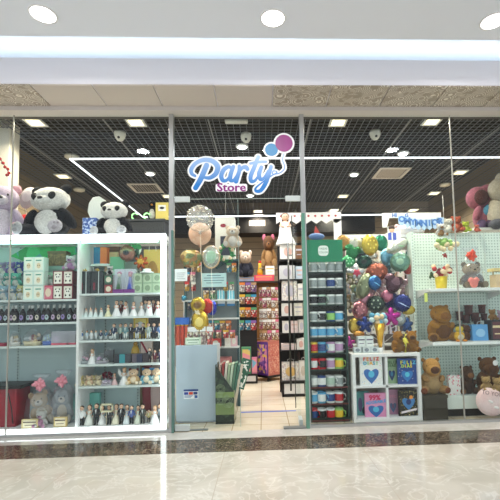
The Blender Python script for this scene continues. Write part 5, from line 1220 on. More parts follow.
for ri, py in enumerate((262, 280, 298, 316, 334)):
    for ci in range(9):
        px = 350+ci*8.6; c, n = PALW[R.choice([0, 0, 1, 2, 3, 5])]; c2, n2 = PALW[R.choice([0, 1, 2, 4, 4, 5])]
        p = at(px, py, Yg-.05)
        make('gw%s%s' % (n, n2), carton(.1, .05, .17, C(*c), C(*[min(255, v+12) for v in c]), 'oval', C(*c2)), 'goods_packet', '%s packet with %s oval, row %d down, %s from left behind the balloons' % (n, n2, ri+1, ORD[ci]), 'packet', (p.x+R.uniform(-.01, .01), Yg-.03-.01*(ci % 2), p.z), group='packets on the wall behind the balloons')
# boxes on the lower goods shelves near the cube shelf
# ================================================================== BALLOONS
RB = [
 (343, 243, 4.95, 'R', 7, 1.2, (176, 130, 60), None, None, 'gold brown round foil balloon at the right end of the mug rack header'),
 (356, 244, 4.95, 'R', 8, 1, (214, 216, 200), 'dot', (120, 120, 110), 'pale silver foil balloon with grey spots left of the yellow one'),
 (370, 245, 4.85, 'R', 10, 1.1, (226, 196, 60), 'dot', (240, 224, 110), 'large yellow foil balloon with ribbed spots above the green balloons'),
 (381, 243, 5.0, 'R', 7, 1.2, (24, 130, 96), None, None, 'dark green foil balloon right of the yellow one'),
 (353, 251, 4.9, 'H', 9, 1, (40, 140, 80), None, None, 'dark green heart foil balloon beside the mug rack'),
 (349, 261, 4.9, 'R', 7, .9, (80, 196, 120), 'dot', (200, 236, 206), 'light green spotted foil balloon below the dark green heart'),
 (364, 262, 4.95, 'R', 8, .9, (36, 90, 76), 'face', (30, 40, 40), 'blackish green foil balloon in the middle of the green ones'),
 (356, 273, 4.8, 'S', 9, 1, (206, 210, 214), 'face', (190, 50, 80), 'silver star foil balloon with crimson centre'),
 (387, 257, 4.95, 'R', 7, 1.3, (110, 180, 210), None, None, 'pale blue oval foil balloon in the upper middle of the bunch'),
 (397, 246, 4.95, 'E', 14, 1, (214, 220, 206), 'band', (120, 180, 130), 'long slanting white and green foil balloon'),
 (400, 262, 4.8, 'R', 10, 1, (110, 160, 140), 'face', (150, 186, 160), 'large sea green round foil balloon on the right of the bunch'),
 (377, 272, 4.85, 'R', 11, .85, (176, 84, 60), 'dot', (206, 120, 90), 'rust red foil balloon in the middle of the bunch'),
 (408, 269, 4.9, 'R', 5, 1.1, (176, 60, 50), None, None, 'small red foil balloon right of the sea green one'),
 (375, 283, 4.7, 'R', 7.5, 1, (30, 100, 170), 'band', (130, 200, 236), 'shiny blue foil balloon with pale stripe'),
 (394, 282, 4.7, 'H', 11, 1, (90, 50, 66), 'face', (110, 76, 90), 'dark maroon heart foil balloon below the sea green one'),
 (364, 286, 4.75, 'E2', 12, 1, (150, 160, 120), 'dot', (196, 200, 160), 'olive silver long foil balloon below the silver star'),
 (414, 265, 5.05, 'R', 7, .9, (232, 214, 196), None, None, 'cream round foil balloon at the right edge of the bunch'),
 (413, 247, 5.1, 'R', 7, .6, (236, 226, 220), 'face', (150, 120, 90), 'flat cream foil balloon near the pegboard unit'),
 (410, 254, 5.0, 'R', 5, .8, (60, 140, 130), 'dot', (220, 90, 60), 'small teal and orange foil balloon near the top right of the bunch'),
 (366, 298, 4.8, 'H', 9, 1, (206, 130, 150), None, None, 'pink heart foil balloon left of the black green one'),
 (376, 304, 4.7, 'R', 9, .95, (50, 70, 60), 'dot', (170, 180, 160), 'blackish green foil balloon with pale marks, low in the bunch'),
 (387, 296, 4.75, 'R', 6, 1, (220, 120, 150), None, None, 'pink round foil balloon between the black green and navy ones'),
 (391, 300, 4.85, 'R', 8, 1.1, (40, 54, 120), None, None, 'navy foil balloon behind the large dark blue one'),
 (402, 303, 4.65, 'R', 9, 1, (34, 50, 130), 'band', (190, 210, 240), 'large dark blue foil balloon with white band'),
 (408, 310, 4.75, 'R', 7, .7, (226, 200, 60), None, None, 'yellow foil balloon behind the dark blue one'),
 (360, 310, 4.75, 'R', 8, 1.1, (196, 110, 120), 'dot', (226, 170, 170), 'dusty pink spotted foil balloon left in the lower bunch'),
 (391, 317, 4.6, 'S', 9, 1, (190, 20, 150), None, None, 'bright magenta star shaped bow balloon'),
 (399, 319, 4.65, 'R', 7, 1, (170, 186, 190), 'face', (200, 206, 206), 'pale silver round foil balloon right of the magenta star'),
 (365, 325, 4.65, 'S', 8, 1, (30, 60, 150), None, None, 'royal blue star foil balloon above the white gift boxes'),
 (407, 325, 4.7, 'S', 7, 1, (50, 90, 160), None, None, 'blue star foil balloon above the brown capybaras'),
 (354, 326, 4.7, 'R', 6, 1.3, (236, 196, 60), None, None, 'yellow orange foil balloon beside the mug rack'),
 (359, 334, 4.62, 'R', 6, .5, (236, 160, 50), None, None, 'flat orange foil balloon just above the white gift boxes'),
 (349, 343, 4.6, 'S', 6, 1, (200, 40, 160), None, None, 'small magenta bow balloon left of the white gift boxes'),
]
XN = [((176, 184, 176), 'silver grey'), ((120, 130, 90), 'olive'), ((200, 160, 170), 'rose grey'), ((90, 130, 140), 'slate teal'), ((214, 206, 190), 'champagne'), ((70, 60, 84), 'dark plum')]
for i, (px, py) in enumerate(((350, 268), (361, 252), (369, 258), (384, 266), (391, 270), (381, 291), (370, 291), (357, 290), (353, 302), (384, 306), (369, 314), (377, 311), (411, 290), (412, 300), (406, 288), (384, 277), (392, 308), (373, 321))):
    c, n = XN[(i*5+i//3) % 6]
    RB.append((px, py, 5.02+.03*(i % 4), 'RHS'[i % 3], 6.5+(i % 3), 1+.1*(i % 2), c, ('dot', 'face', 'band')[i % 3], XN[(i+2) % 6][0], '%s printed foil balloon tucked among the bunch, %s one down from the top' % (n, ORD[i])))
for px, py, Y, sh, R_, qq, c, pr, pc_, lb in RB:
    rad = R_*k(Y); m_ = foil(*c)
    f = {'R': ROUND(rad, qq), 'H': HEART(rad), 'S': STAR(rad*1.1), 'E': ROUND(rad, .42), 'E2': ROUND(rad*.6, 1.9)}[sh]
    fb(px, py, Y, foilb(f, rad*.42, m_, pr, C(*pc_, .35) if pc_ else None, rad*(.6 if sh in ('E', 'E2') else 1)*min(1, qq+.2)), lb, tilt=-.5 if sh == 'E' else (.35 if sh in ('H', 'E2') else 0), rz=random.uniform(-.4, .4))
# balloon tree that holds them
t = thing('balloon_tree', 'slim white pole stand carrying the foil balloons', 'display stand', (at(384, 330, 5.15).x, 5.2, 0))
obj('pole', MB().cyl((0, 0, 0), .015, at(384, 240, 5.2).z, WHITE), t)
b = MB(); tl = t.location
for px, py, Y, sh, R_, qq, c, pr, pc_, lb in RB:
    p = at(px, py, Y); b.tube([(0, 0, max(.5, p.z-.25)), (p.x*.5-tl.x*.5, (Y-5.2)*.5, p.z-.12), (p.x-tl.x, Y-5.2+.03, p.z-R_*k(Y)*.9)], .0035, WHITE, 5)
obj('arm', b, t)
obj('base', MB().cyl((0, 0, 0), .2, .02, WHITE, 24), t)
# hanging soft toys near mug rack
for px, py, c, n, h_ in ((346, 295, (226, 220, 226), 'white and pink', 13), (347, 309, (150, 120, 60), 'olive brown', 14), (350, 284, (140, 130, 70), 'khaki', 11)):
    p = at(px, py, 4.66); make('hg'+n, small_plush(plushm(*c), plushm(230, 214, 190)), 'soft_toy', '%s soft toy hanging at the right side of the mug rack' % n, 'plush toy', tuple(p), sc=h_*k(4.66))
# photo prop board with blue coat
p = at(393, 240, 5.3); q = k(5.3)
t = thing('photo_prop_board', 'white photo prop board with blue panels and a pair of feet shapes above the balloons', 'cutout board', (p.x, 5.3, p.z))
obj('board', MB().prism([(x_*q, z_*q) for x_, z_ in ((-8, -8), (8, -8), (8, 4), (9, 10), (3, 9), (3, 14), (-5, 14), (-5, 8), (-9, 6), (-10, -2))], 0, .012, WHITE), t)
obj('board_print', MB().ell((-1*q, -.004, 12.5*q), (.045, .006, .03), HAIRS[0]).ell((-1*q, -.005, 10*q), (.035, .006, .03), SKIN).prism([(-5*q, 7*q), (-1.5*q, 8*q), (-1.5*q, 0), (-5*q, 0)], -.004, 0, C(80, 100, 200)).prism([(0, 8*q), (3.5*q, 7*q), (3.5*q, 0), (0, 0)], -.004, 0, C(80, 100, 200)), t)
p = at(408, 237, 5.6); t = thing('gift_sack', 'low white sack lying on top of the pegboard unit behind the balloons', 'sack', (p.x, 5.53, zt+.02))
obj('sack_body', MB().ell((0, 0, .06), (.22, .1, .1), C(240, 232, 226)), t); obj('tie', MB().ell((-.18, 0, .12), (.04, .03, .03), C(200, 160, 150)), t)

# ================================================================== CUBE SHELF WITH BOOKS
Yk = 4.34; q = k(Yk)
pl, pr_ = at(354, 418, Yk), at(423, 418, Yk)
xm = (pl.x+pr_.x)/2; w_ = (pr_.x-pl.x)/2; zt = at(387, 353.5, Yk).z
ks = thing('cube_shelf', 'white two by two cube shelf with picture covers in every bay, behind the right window', 'shelf unit', (xm, Yk, 0))
th = .035
obj('outer_frame', MB().b0(-w_, w_, 0, .36, zt-th, zt, WHITE).b0(-w_, w_, 0, .36, 0, .045, WHITE).b0(-w_, -w_+th, 0, .36, .045, zt-th, WHITE).b0(w_-th, w_, 0, .36, .045, zt-th, WHITE), ks, bevel=.003)
zm = zt*.515; obj('middle_shelf', MB().b0(-w_+th, w_-th, .005, .36, zm-.012, zm+.012, WHITE), ks)
obj('centre_divider', MB().b0(-.012, .012, .005, .36, .045, zt-th, WHITE), ks)
obj('back_panel', MB().b0(-w_+th, w_-th, .35, .36, .045, zt-th, C(206, 190, 176)), ks)
def book(w, h, cover, shapes):
    def f(r):
        obj('cover', MB().b0(-w/2, w/2, -.015, .015, 0, h, cover), r, bevel=.002)
        b = MB(); shapes(b, w, h); obj('cover_print', b, r)
    return f
BLU = C(60, 110, 180); LIL = C(176, 120, 180); SKY = C(90, 190, 226)
def blob(b, w, h, z, s_=1, c1=BLU, c2=SKY):     # plain rounded heart in place of the printed character
    pts = [(w*.3*s_*(math.sin(a)**3), h*z+h*.26*s_*(.8*math.cos(a)-.32*math.cos(2*a)-.12*math.cos(3*a))) for a in [i*2*PI/40 for i in range(40)]]
    b.prism(pts, -.0175, -.015, c1); b.disc(0, h*z+.01*s_, w*.12*s_, h*.1*s_, -.019, -.0175, c2)
def conf(b, w, h, cols, n=40, seed=2):
    R = random.Random(seed)
    for i in range(n): b.disc(R.uniform(-.46, .46)*w, R.uniform(.03, .97)*h, .0035, .0035, -.0165, -.015, C(*R.choice(cols)), 8)
cw = [(226, 60, 80), (60, 140, 210), (240, 190, 50), (90, 180, 110)]
def rainbow(b, txt, size, x, z, cols):
    n = len(txt)
    for i, ch in enumerate(txt): b.text(ch, size, C(*cols[i % len(cols)]), x+(i-(n-1)/2)*size*.66, -.018, z, off=size*.04, ext=.001)
def s1(b, w, h): conf(b, w, h, cw, 60); rainbow(b, 'FELIZ', .055, 0, h*.84, [(226, 80, 60), (240, 150, 60), (200, 80, 120), (226, 100, 60)]); rainbow(b, 'DIAS!', .05, 0, h*.7, [(60, 170, 200), (110, 190, 90), (240, 180, 60)]); blob(b, w, h, .32, 1.1)
def s2(b, w, h): conf(b, w, h, [(236, 240, 246)], 20, 4); rainbow(b, 'FELIZ', .052, .01, h*.84, [(236, 226, 60), (90, 190, 226), (236, 226, 60)]); rainbow(b, 'DIAS', .045, 0, h*.7, [(190, 226, 70), (240, 210, 60)]); blob(b, w, h, .34, 1, C(50, 120, 190), C(90, 200, 226))
def s3(b, w, h): rainbow(b, 'FELIZ', .04, 0, h*.85, [(60, 100, 60)]); rainbow(b, 'DIAS', .038, 0, h*.72, [(60, 100, 60)]); blob(b, w, h, .35, 1, C(36, 66, 110), C(50, 120, 160))
def s4(b, w, h): b.text('99%', .075, C(206, 50, 100), -.01, -.018, h*.8, off=.003, ext=.001).text('ADORABLE', .043, C(90, 160, 220), .0, -.018, h*.62, off=.002, ext=.001, R=Ry(-.12)); blob(b, w, h, .27, 1.15)
def s5(b, w, h): conf(b, w, h, [(200, 180, 90), (150, 130, 70), (226, 206, 140)], 130, 6); blob(b, w, h, .5, 1.1, C(70, 130, 190), C(40, 60, 120)); b.add([(-w*.4, -.019, h*.1), (w*.42, -.019, h*.22), (w*.42, -.019, h*.3), (-w*.4, -.019, h*.18)], [(0, 1, 2, 3)], C(240, 226, 230)); b.disc(.03, h*.72, .02, .02, -.019, -.015, C(236, 150, 60))
def s6(b, w, h): b.text('99%', .05, C(226, 150, 180), 0, -.018, h*.72, ext=.001); blob(b, w, h, .3, .9, C(90, 110, 150), C(120, 90, 130))
def s7(b, w, h): b.disc(-w*.2, h*.45, w*.16, h*.3, -.0165, -.015, C(90, 80, 130)); b.disc(w*.12, h*.2, w*.2, h*.15, -.0165, -.015, C(40, 60, 80))
zA = zm+.012; zB = .045
def bk(px, w0, h0, Yo, z_, cov, sh, lb, rz=0):
    make(lb, book(w0*q, h0*q, cov, sh), 'picture_album', lb, 'book', (at(px, 390, Yk+Yo).x, Yk+Yo, z_), rz)
bk(371.5, 23, 31, .05, zA, C(240, 242, 240), s1, 'white spiral album with confetti cover in the upper left bay')
bk(392, 11, 25, .12, zA, C(150, 180, 140), s3, 'sage green album in the upper right bay behind the dark blue one')
bk(407.5, 19, 25.5, .06, zA, C(36, 70, 140), s2, 'dark blue album with yellow lettering in the upper right bay', -.1)
bk(362, 13, 24, .14, zB, C(90, 160, 160), s7, 'teal album in the lower left bay behind the pink one')
bk(375, 22, 23.5, .06, zB, C(226, 150, 190), s4, 'pink 99% album in the lower left bay', -.05)
bk(392, 12, 25, .14, zB, C(190, 140, 170), s6, 'mauve album in the lower right bay behind the black one')
bk(407.5, 20, 25.5, .06, zB, C(38, 36, 30), s5, 'black and gold speckled album in the lower right bay', .05)
o = PROTO['white spiral album with confetti cover in the upper left bay']
b = MB()
for i in range(16): b.tube([(-11.5*q-.004+.006*math.cos(a_), -.006*math.sin(a_)-.0, .02+i*.019) for a_ in (0, 1, 2, 3, 4, 5, 6)], .0016, C(60, 60, 60), 4)
obj('spiral_binding', b, o)
# on top
for i, px in enumerate((361, 369)):
    make('wgb', carton(8*q, .07, 11*q, C(214, 222, 220), C(226, 232, 230), 'stripe', C(90, 80, 110)), 'gift_box', '%s of two white printed mug boxes in the upper row on the cube shelf' % ('left', 'right')[i], 'box', (at(px, 345, Yk+.15).x, Yk+.15, zt+6*q), group='white printed boxes on the cube shelf')
for i, px in enumerate((357, 366, 374)):
    make('wgc', carton(8.4*q, .06, 6*q, C(190, 200, 200), C(206, 214, 214), 'oval', C(120, 130, 140)), 'gift_box', 'low grey-white box, %s of three in the front row on the cube shelf' % ORD[i], 'box', (at(px, 350, Yk+.15).x, Yk+.15, zt), group='low grey-white boxes on the cube shelf')
t = thing('flower_cone', 'tall gold cone vase with pale blue and beige paper flowers on the cube shelf', 'vase', (at(380.5, 350, Yk+.12).x, Yk+.12, zt))
obj('cone', MB().lathe([(.03, 0), (.03, .055)], WHITE, 16).lathe([(.018, .055), (.06, 30*q)], mat('gold', col(226, 176, 60), .25, metal=.7), 16), t)
R = random.Random(2)
for i in range(13):
    c = [(150, 200, 220), (90, 160, 190), (226, 200, 160), (190, 214, 220)][i % 4]
    obj('paper_flower', MB().ell((R.uniform(-.09, .07), R.uniform(-.04, .04), 31*q+R.uniform(-.01, .11)), (.034, .03, .03), C(*c, .8), seg=9, ring=6), t)
CAP = plushm(176, 120, 30)
for i, px in enumerate((397.5, 411.5)):
    make('capsmall', mono(CAP, 'capy', plushm(96, 62, 30), plushm(120, 80, 40), plushm(166, 116, 44)), 'capybara_plush', '%s of two small golden brown capybara plushes on the cube shelf' % ('left', 'right')[i], 'plush toy', (at(px, 350, Yk+.15).x, Yk+.13, zt), .25-.5*i, group='small capybara plushes', sc=22*q)
put('ywr', lambda r: (obj('ribbon', MB().tube([(0, 0, .0), (.01, 0, .08), (-.01, 0, .16), (.015, 0, .2)], .012, C(240, 230, 90), 7), r), obj('knot', bowm(C(240, 230, 90), 6, .5), r, loc=(0, -.01, .13))), 'ribbon_bow', 'yellow ribbon bow standing between the two small capybaras', 'ribbon', 404.5, Yk+.06, zt)

# ================================================================== RIGHT PEGBOARD GONDOLA
Yr0, Yr1 = 4.45, 4.95; q = k(Yr0)
PEG = bpy.data.materials.new('pegboard'); PEG.use_nodes = True
nt = PEG.node_tree; L = nt.links.new; bs = nt.nodes['Principled BSDF']; bs.inputs['Roughness'].default_value = .5
tc = nt.nodes.new('ShaderNodeTexCoord'); v = nt.nodes.new('ShaderNodeVectorMath'); v.operation = 'SCALE'; v.inputs['Scale'].default_value = 27
L(tc.outputs['Object'], v.inputs[0]); fr_ = nt.nodes.new('ShaderNodeVectorMath'); fr_.operation = 'FRACTION'; L(v.outputs[0], fr_.inputs[0])
sx_ = nt.nodes.new('ShaderNodeSeparateXYZ'); L(fr_.outputs[0], sx_.inputs[0])
cb_ = nt.nodes.new('ShaderNodeCombineXYZ'); L(sx_.outputs['X'], cb_.inputs['X']); L(sx_.outputs['Z'], cb_.inputs['Y'])
ds = nt.nodes.new('ShaderNodeVectorMath'); ds.operation = 'DISTANCE'; ds.inputs[1].default_value = (.5, .5, 0); L(cb_.outputs[0], ds.inputs[0])
lt = nt.nodes.new('ShaderNodeMath'); lt.operation = 'LESS_THAN'; lt.inputs[1].default_value = .26; L(ds.outputs['Value'], lt.inputs[0])
mx = nt.nodes.new('ShaderNodeMix'); mx.data_type = 'RGBA'; mx.inputs['A'].default_value = (*col(224, 240, 233), 1); mx.inputs['B'].default_value = (*col(170, 194, 188), 1)
L(lt.outputs[0], mx.inputs['Factor']); L(mx.outputs['Result'], bs.inputs['Base Color'])
xa = at(424, 330, Yr0+.1).x; xb = 4.0
g = thing('pegboard_gondola', 'white pegboard shelf unit with two shelves and a low base behind the right window', 'shelf unit', (xa, Yr1, 0))
zt = at(450, 233, Yr1).z; W_ = xb-xa
obj('pegboard', MB().b0(.03, W_, 0, .02, .1, zt, PEG), g)
obj('side_upright', MB().b0(0, .03, -.12, .03, 0, zt, PEG), g)
obj('joint_strip', MB().b0(.98, 1.0, -.005, 0, .1, zt, C(206, 220, 214)).b0(.03, W_, -.004, 0, zt-.42, zt-.41, C(190, 206, 200)), g)
SH = [at(460, 288, Yr0).z, at(460, 342, Yr0).z]
for z_ in SH: obj('shelf', MB().b0(.05, W_, Yr0-Yr1, 0, z_-.035, z_, C(238, 242, 240)), g, bevel=.003)
for z_ in SH:
    for x_ in (.05, 1.0): obj('bracket', MB().prism([(0, 0), (.004, 0), (.004, -.001), (0, -.001)], 0, .001, WHITE).add([(x_, Yr0-Yr1+.08, z_-.035), (x_, 0, z_-.035), (x_, 0, z_-.12), (x_+.006, Yr0-Yr1+.08, z_-.035), (x_+.006, 0, z_-.035), (x_+.006, 0, z_-.12)], [(0, 1, 2), (5, 4, 3), (0, 3, 4, 1), (1, 4, 5, 2), (2, 5, 3, 0)], WHITE), g)
zbase = at(460, 396, Yr0-.02).z
obj('base', MB().b0(.05, W_, Yr0-Yr1-.02, 0, .09, zbase, C(226, 236, 230)).b0(.07, W_, Yr0-Yr1+.03, 0, 0, .09, C(30, 30, 28)), g, bevel=.004)
def gp(key, f, name, lb, cat, px, Y, z, sc=1, rz=0, group=None): return make(key, f, name, lb, cat, (at(px, 330, Y).x, Y, z), rz, group, sc)
def shade(f, px, Y, py): return at(px, py, Y).z
q = k(4.65)
# top shelf: bucket of roses, hanging flowers, wrapped plush
t = gp('bucket', lambda r: (obj('bucket', MB().lathe([(.06, 0), (.072, 12.5*q)], mat('goldfoil', col(226, 200, 50), .3, metal=.3), 20), r), obj('rim', MB().lathe([(.07, 12*q), (.076, 12.3*q), (.07, 12.8*q)], C(236, 214, 80, .3), 20), r)), 'flower_bucket', 'shiny yellow bucket of red and cream roses on the upper right shelf', 'flower bucket', 443.5, 4.65, SH[0])
R = random.Random(9)
for i in range(16):
    c = [(176, 50, 50), (236, 214, 180), (120, 30, 40), (230, 200, 160)][i % 4]
    obj('rose', MB().ell((R.uniform(-.11, .11), R.uniform(-.06, .04), 13*q+R.uniform(.0, .13)), (.03, .028, .028), C(*c, .8), seg=9, ring=6), t)
b = MB()
for i in range(10): b.ell((R.uniform(-.12, .12), .02, 13*q+R.uniform(0, .06)), (.03, .01, .018), C(50, 80, 40, .7), Ry(i), 8, 5)
obj('leaf', b, t)
t = thing('flower_ball', 'hanging arrangement of green and cream flowers under a white soft toy on the right', 'flower arrangement', tuple(at(445, 245, 4.6)))
b = MB(); b2 = MB()
for i in range(16): b.ell((R.uniform(-.09, .1), R.uniform(-.05, .05), R.uniform(-.03, .06)), (.035, .03, .025), C(150, 190, 110, .8), seg=8, ring=6)
for i in range(7): b2.ell((-.12+.04*i, -.05, R.uniform(-.06, .0)), (.032, .03, .032), C(226, 210, 170, .8), seg=9, ring=6)
obj('foliage', b, t); obj('flower', b2, t)
obj('red_bow', bowm(C(170, 50, 50), 5, .5), t, loc=(-.02, -.03, -.13)); obj('hanging_cord', MB().tube([(0, 0, .03), (0, 0, .6)], .002, WHITE, 4), t)
make('monk', small_plush(PW, plushm(180, 140, 90)), 'soft_toy', 'white soft toy with tan paws hanging above the green and cream flowers', 'plush toy', tuple(at(441, 237, 4.6)), sc=14*k(4.6))
t = gp('wkoala', plush(plushm(120, 110, 96), plushm(150, 140, 120), plushm(190, 170, 140), plushm(120, 110, 96), plushm(110, 100, 90), plushm(150, 140, 120), plushm(200, 180, 150)), 'bear_plush', 'grey brown bear plush in clear wrap with coral bow on the upper right shelf', 'plush toy', 474, 4.65, SH[0], sc=1)
t.scale = (31*q, 26*q, 27*q)
gp('hrt', lambda r: obj('heart', MB().pillow(HEART(.07), .02, C(226, 130, 120, .5)), r), 'heart_cushion', 'small coral heart cushion held by the wrapped bear plush', 'cushion', 476.5, 4.49, SH[0]+.075)
gp('wkw', wrapped(CELLO, 25*q, 42*q, C(230, 84, 56, .4)), 'cellophane_bag', 'clear cellophane bag with big coral bow around the grey brown bear', 'gift wrap', 474, 4.65, SH[0]+.001)
gp('woodbox', lambda r: (obj('crate', MB().b0(-.08, .1, -.06, .06, 0, .16, C(216, 190, 150)).b0(-.1, .12, -.07, .07, .2, .235, C(226, 206, 140)), r), obj('handle', MB().tube([(-.07, 0, .16), (-.07, 0, .2)], .008, C(190, 160, 110)).tube([(.09, 0, .16), (.09, 0, .2)], .008, C(190, 160, 110)), r)), 'wooden_box', 'pale wooden lidded box at the right end of the upper right shelf', 'box', 502, 4.65, SH[0])
# middle shelf
gp('capbig', mono(plushm(178, 126, 44), 'capy', plushm(156, 104, 44), plushm(110, 72, 34), plushm(120, 78, 34)), 'capybara_plush', 'large golden brown capybara plush seated on the middle right shelf', 'plush toy', 440.5, 4.66, SH[1], rz=.15, sc=1).scale = (45*q, 30*q, 37*q)
gp('chick', lambda r: (obj('body', MB().ell((0, 0, .06), (.06, .05, .06), plushm(240, 190, 60)).ell((0, -.02, .05), (.04, .045, .04), plushm(240, 230, 200)), r), obj('head', MB().ell((0, -.01, .14), (.045, .04, .045), plushm(226, 200, 60)), r), obj('cap', MB().ell((0, 0, .175), (.04, .04, .025), C(30, 50, 40)), r), obj('foot', MB().ell((-.04, -.05, .012), (.025, .035, .012), C(236, 150, 40)).ell((.04, -.05, .012), (.025, .035, .012), C(236, 150, 40)), r)), 'duck_plush', 'yellow duck plush with dark cap beside the large capybara', 'plush toy', 459, 4.55, SH[1])
gp('brn', mono(plushm(120, 74, 40)), 'bear_plush', 'small dark brown plush beside the yellow duck', 'plush toy', 467, 4.66, SH[1], sc=16*q)
for i, (px, py, w0, h0) in enumerate(((459.5, 316, 7, 9), (468.5, 310, 8, 10), (466, 319, 8, 8), (475, 317, 8, 9), (482, 309, 7, 9), (484, 317, 6, 7), (477, 321, 7, 8))):
    p = at(px, py, 4.86-.03*(i % 2)); w1, h1 = w0*k(4.86)/2, h0*k(4.86)
    make('pot%d' % i, lambda r, w1=w1, h1=h1: (obj('pot_body', MB().lathe([(w1*.85, 0), (w1, h1)], C(84, 46, 40, .6), 16), r), obj('pot_rim', MB().lathe([(w1, h1*.85), (w1*1.08, h1*.88), (w1*1.08, h1), (w1*.9, h1)], C(104, 56, 46, .6), 16), r)), 'brown_pot', 'chocolate brown round box, %s in the cluster behind the middle right shelf' % ORD[i], 'box', (p.x, p.y, p.z-h1/2), group='brown round boxes on the pegboard')
t = gp('giftbag_b', giftbag(20*q*.8, 16*q, C(90, 160, 216), C(150, 200, 236), .1), 'gift_bag', 'plain light blue gift bag on the middle right shelf', 'gift bag', 478, 4.62, SH[1])
t = gp('bb', carton(17*q, .14, 20*q, C(34, 34, 36), C(90, 40, 44), 'stripe', C(226, 206, 160)), 'gift_box', 'black gift box with red front at the right end of the middle shelf', 'box', 496, 4.62, SH[1])
gp('bearbox', mono(plushm(176, 130, 70)), 'bear_plush', 'small tan bear plush sitting on the black gift box', 'plush toy', 493, 4.62, SH[1]+20*q, sc=11*q)
gp('bearbox2', mono(plushm(200, 170, 190)), 'bear_plush', 'small lilac bear plush at the right edge on the black gift box', 'plush toy', 501, 4.62, SH[1]+20*q, sc=10*q)
gp('ptag', lambda r: obj('tag', MB().b0(-.018, .018, 0, .003, -.05, .05, C(226, 236, 120)), r), 'price_tag', 'yellow price tag under the left end of the upper right shelf', 'price tag', 427.5, 4.44, SH[0]-.1)
# base level
xb_ = at(434.5, 410, 4.36)
t = thing('dark_crate', 'dark olive brown box on the floor with a beige capybara on it', 'box', (xb_.x, 4.42, 0)); q3 = k(4.36); zc = at(434, 395, 4.34).z
obj('crate_body', MB().b0(-12*q3, 12*q3, -.1, .14, 0, zc-.03, C(56, 50, 38, .6)), t, bevel=.004)
obj('crate_lid', MB().b0(-12.3*q3, 12.3*q3, -.108, .148, zc-.03, zc, C(64, 58, 46, .6)).b0(-12.2*q3, 12.2*q3, -.104, -.1, zc*.45, zc*.47, C(40, 36, 28)), t)
make('capbeige', plush(plushm(216, 178, 124), plushm(206, 172, 124), plushm(214, 160, 88), plushm(190, 140, 80), plushm(176, 136, 86), plushm(130, 70, 40), plushm(110, 72, 50), 'capy'), 'capybara_plush', 'beige and orange capybara plush seated on the dark olive box', 'plush toy', (at(433, 394, 4.42).x, 4.44, zc), sc=1).scale = (39*q3, 30*q3, 36*q3)
gp('hbag', giftbag(12*k(4.52), 19*k(4.52), hues('heartsprint', [(206, 40, 80), (226, 90, 120)], 40, (240, 236, 232), thr=.3), None, .06), 'gift_bag', 'white gift bag printed with red hearts beside the beige capybara', 'gift bag', 451, 4.52, zbase)
q4 = k(4.55)
gp('capdark', mono(plushm(88, 60, 40), 'capy', plushm(150, 104, 66), plushm(150, 104, 66), plushm(74, 50, 34)), 'capybara_plush', 'small dark brown capybara plush on the low base beside the hearts bag', 'plush toy', 464.5, 4.55, zbase, sc=1).scale = (26*q4, 24*q4, 28*q4)
gp('capmid', mono(plushm(120, 78, 40), 'capy', plushm(100, 64, 36), plushm(150, 104, 66), plushm(96, 62, 34)), 'capybara_plush', 'large brown capybara plush with white ear tag behind the pink heart cushion', 'plush toy', 486, 4.58, zbase, sc=1).scale = (40*q4, 30*q4, 36*q4)
gp('eartag', lambda r: obj('tag', MB().disc(0, 0, .028, .03, -.003, .003, WHITE), r), 'round_tag', 'round white tag at the ear of the large brown capybara', 'tag', 493.5, 4.42, at(493, 363, 4.42).z)
gp('tanb', mono(plushm(206, 170, 110)), 'bear_plush', 'small tan bear plush held in front of the large brown capybara, left one', 'plush toy', 483, 4.37, at(483, 391, 4.37).z, sc=14*q4)
gp('tanb', None, 'bear_plush', 'small tan bear plush in front of the large brown capybara, right one', 'plush toy', 494, 4.38, at(494, 392, 4.38).z, sc=14*q4)
gp('greyr', mono(plushm(150, 150, 170)), 'bear_plush', 'grey plush toy cut by the right edge on the low base', 'plush toy', 505, 4.6, zbase, sc=26*q4)
p = at(491, 402, 4.3)
t = thing('heart_cushion', 'pale pink heart cushion with brown lettering leaning at the lower right of the window', 'cushion', (p.x, 4.31, p.z), rot=(-.15, .2, 0))
PKC = mat('pink_cushion', col(226, 190, 190), .9, bump=(60, .5), noise=(7, col(236, 214, 212), .2))
obj('cushion_body', MB().pillow(ROUND(.165, .9), .055, PKC, ring=9, crk=.01), t)
obj('embroidery', MB().text('TO YOU', .06, C(140, 110, 110), -.02, -.058, .085, ext=.001).ell((-.03, -.055, .0), (.03, .006, .014), C(240, 232, 230), Ry(.3)).ell((.04, -.052, -.05), (.03, .006, .014), C(240, 232, 230)), t)
# toys on top of the gondola
def topg(px): return at(px, 233, 4.9).x
for i, (px, c, n, h_) in enumerate(((449, (230, 226, 214), 'white', 13), (456.5, (190, 90, 60), 'rust', 15), (466, (190, 210, 60), 'lime green', 10), (477, (220, 110, 90), 'coral', 7))):
    make('tg'+n, small_plush(plushm(*c), plushm(*[min(255, v+30) for v in c])), 'soft_toy', '%s soft toy sitting on top of the right pegboard unit' % n, 'plush toy', (topg(px), 4.9, zt), sc=h_*k(4.9)*1.1)
t = thing('big_doll', 'large dusty pink hooded plush doll with dark face high on the right', 'plush toy', tuple(at(479, 222, 5.2)))
q5 = k(5.2); DP = plushm(160, 96, 108)
obj('hood', MB().ell((0, 0, 25*q5), (12*q5, .12, 12*q5), DP).ell((12*q5, .03, 32*q5), (10*q5, .1, 8*q5), DP), t)
obj('face', MB().ell((-.0*q5, -.09, 24*q5), (7.5*q5, .06, 8*q5), plushm(84, 54, 52)), t)
obj('body', MB().ell((3*q5, 0, 4*q5), (9*q5, .1, 12*q5), DP), t)
obj('scarf', MB().ell((7*q5, -.08, 11*q5), (5*q5, .05, 7*q5), plushm(90, 150, 180), Ry(.6)), t)
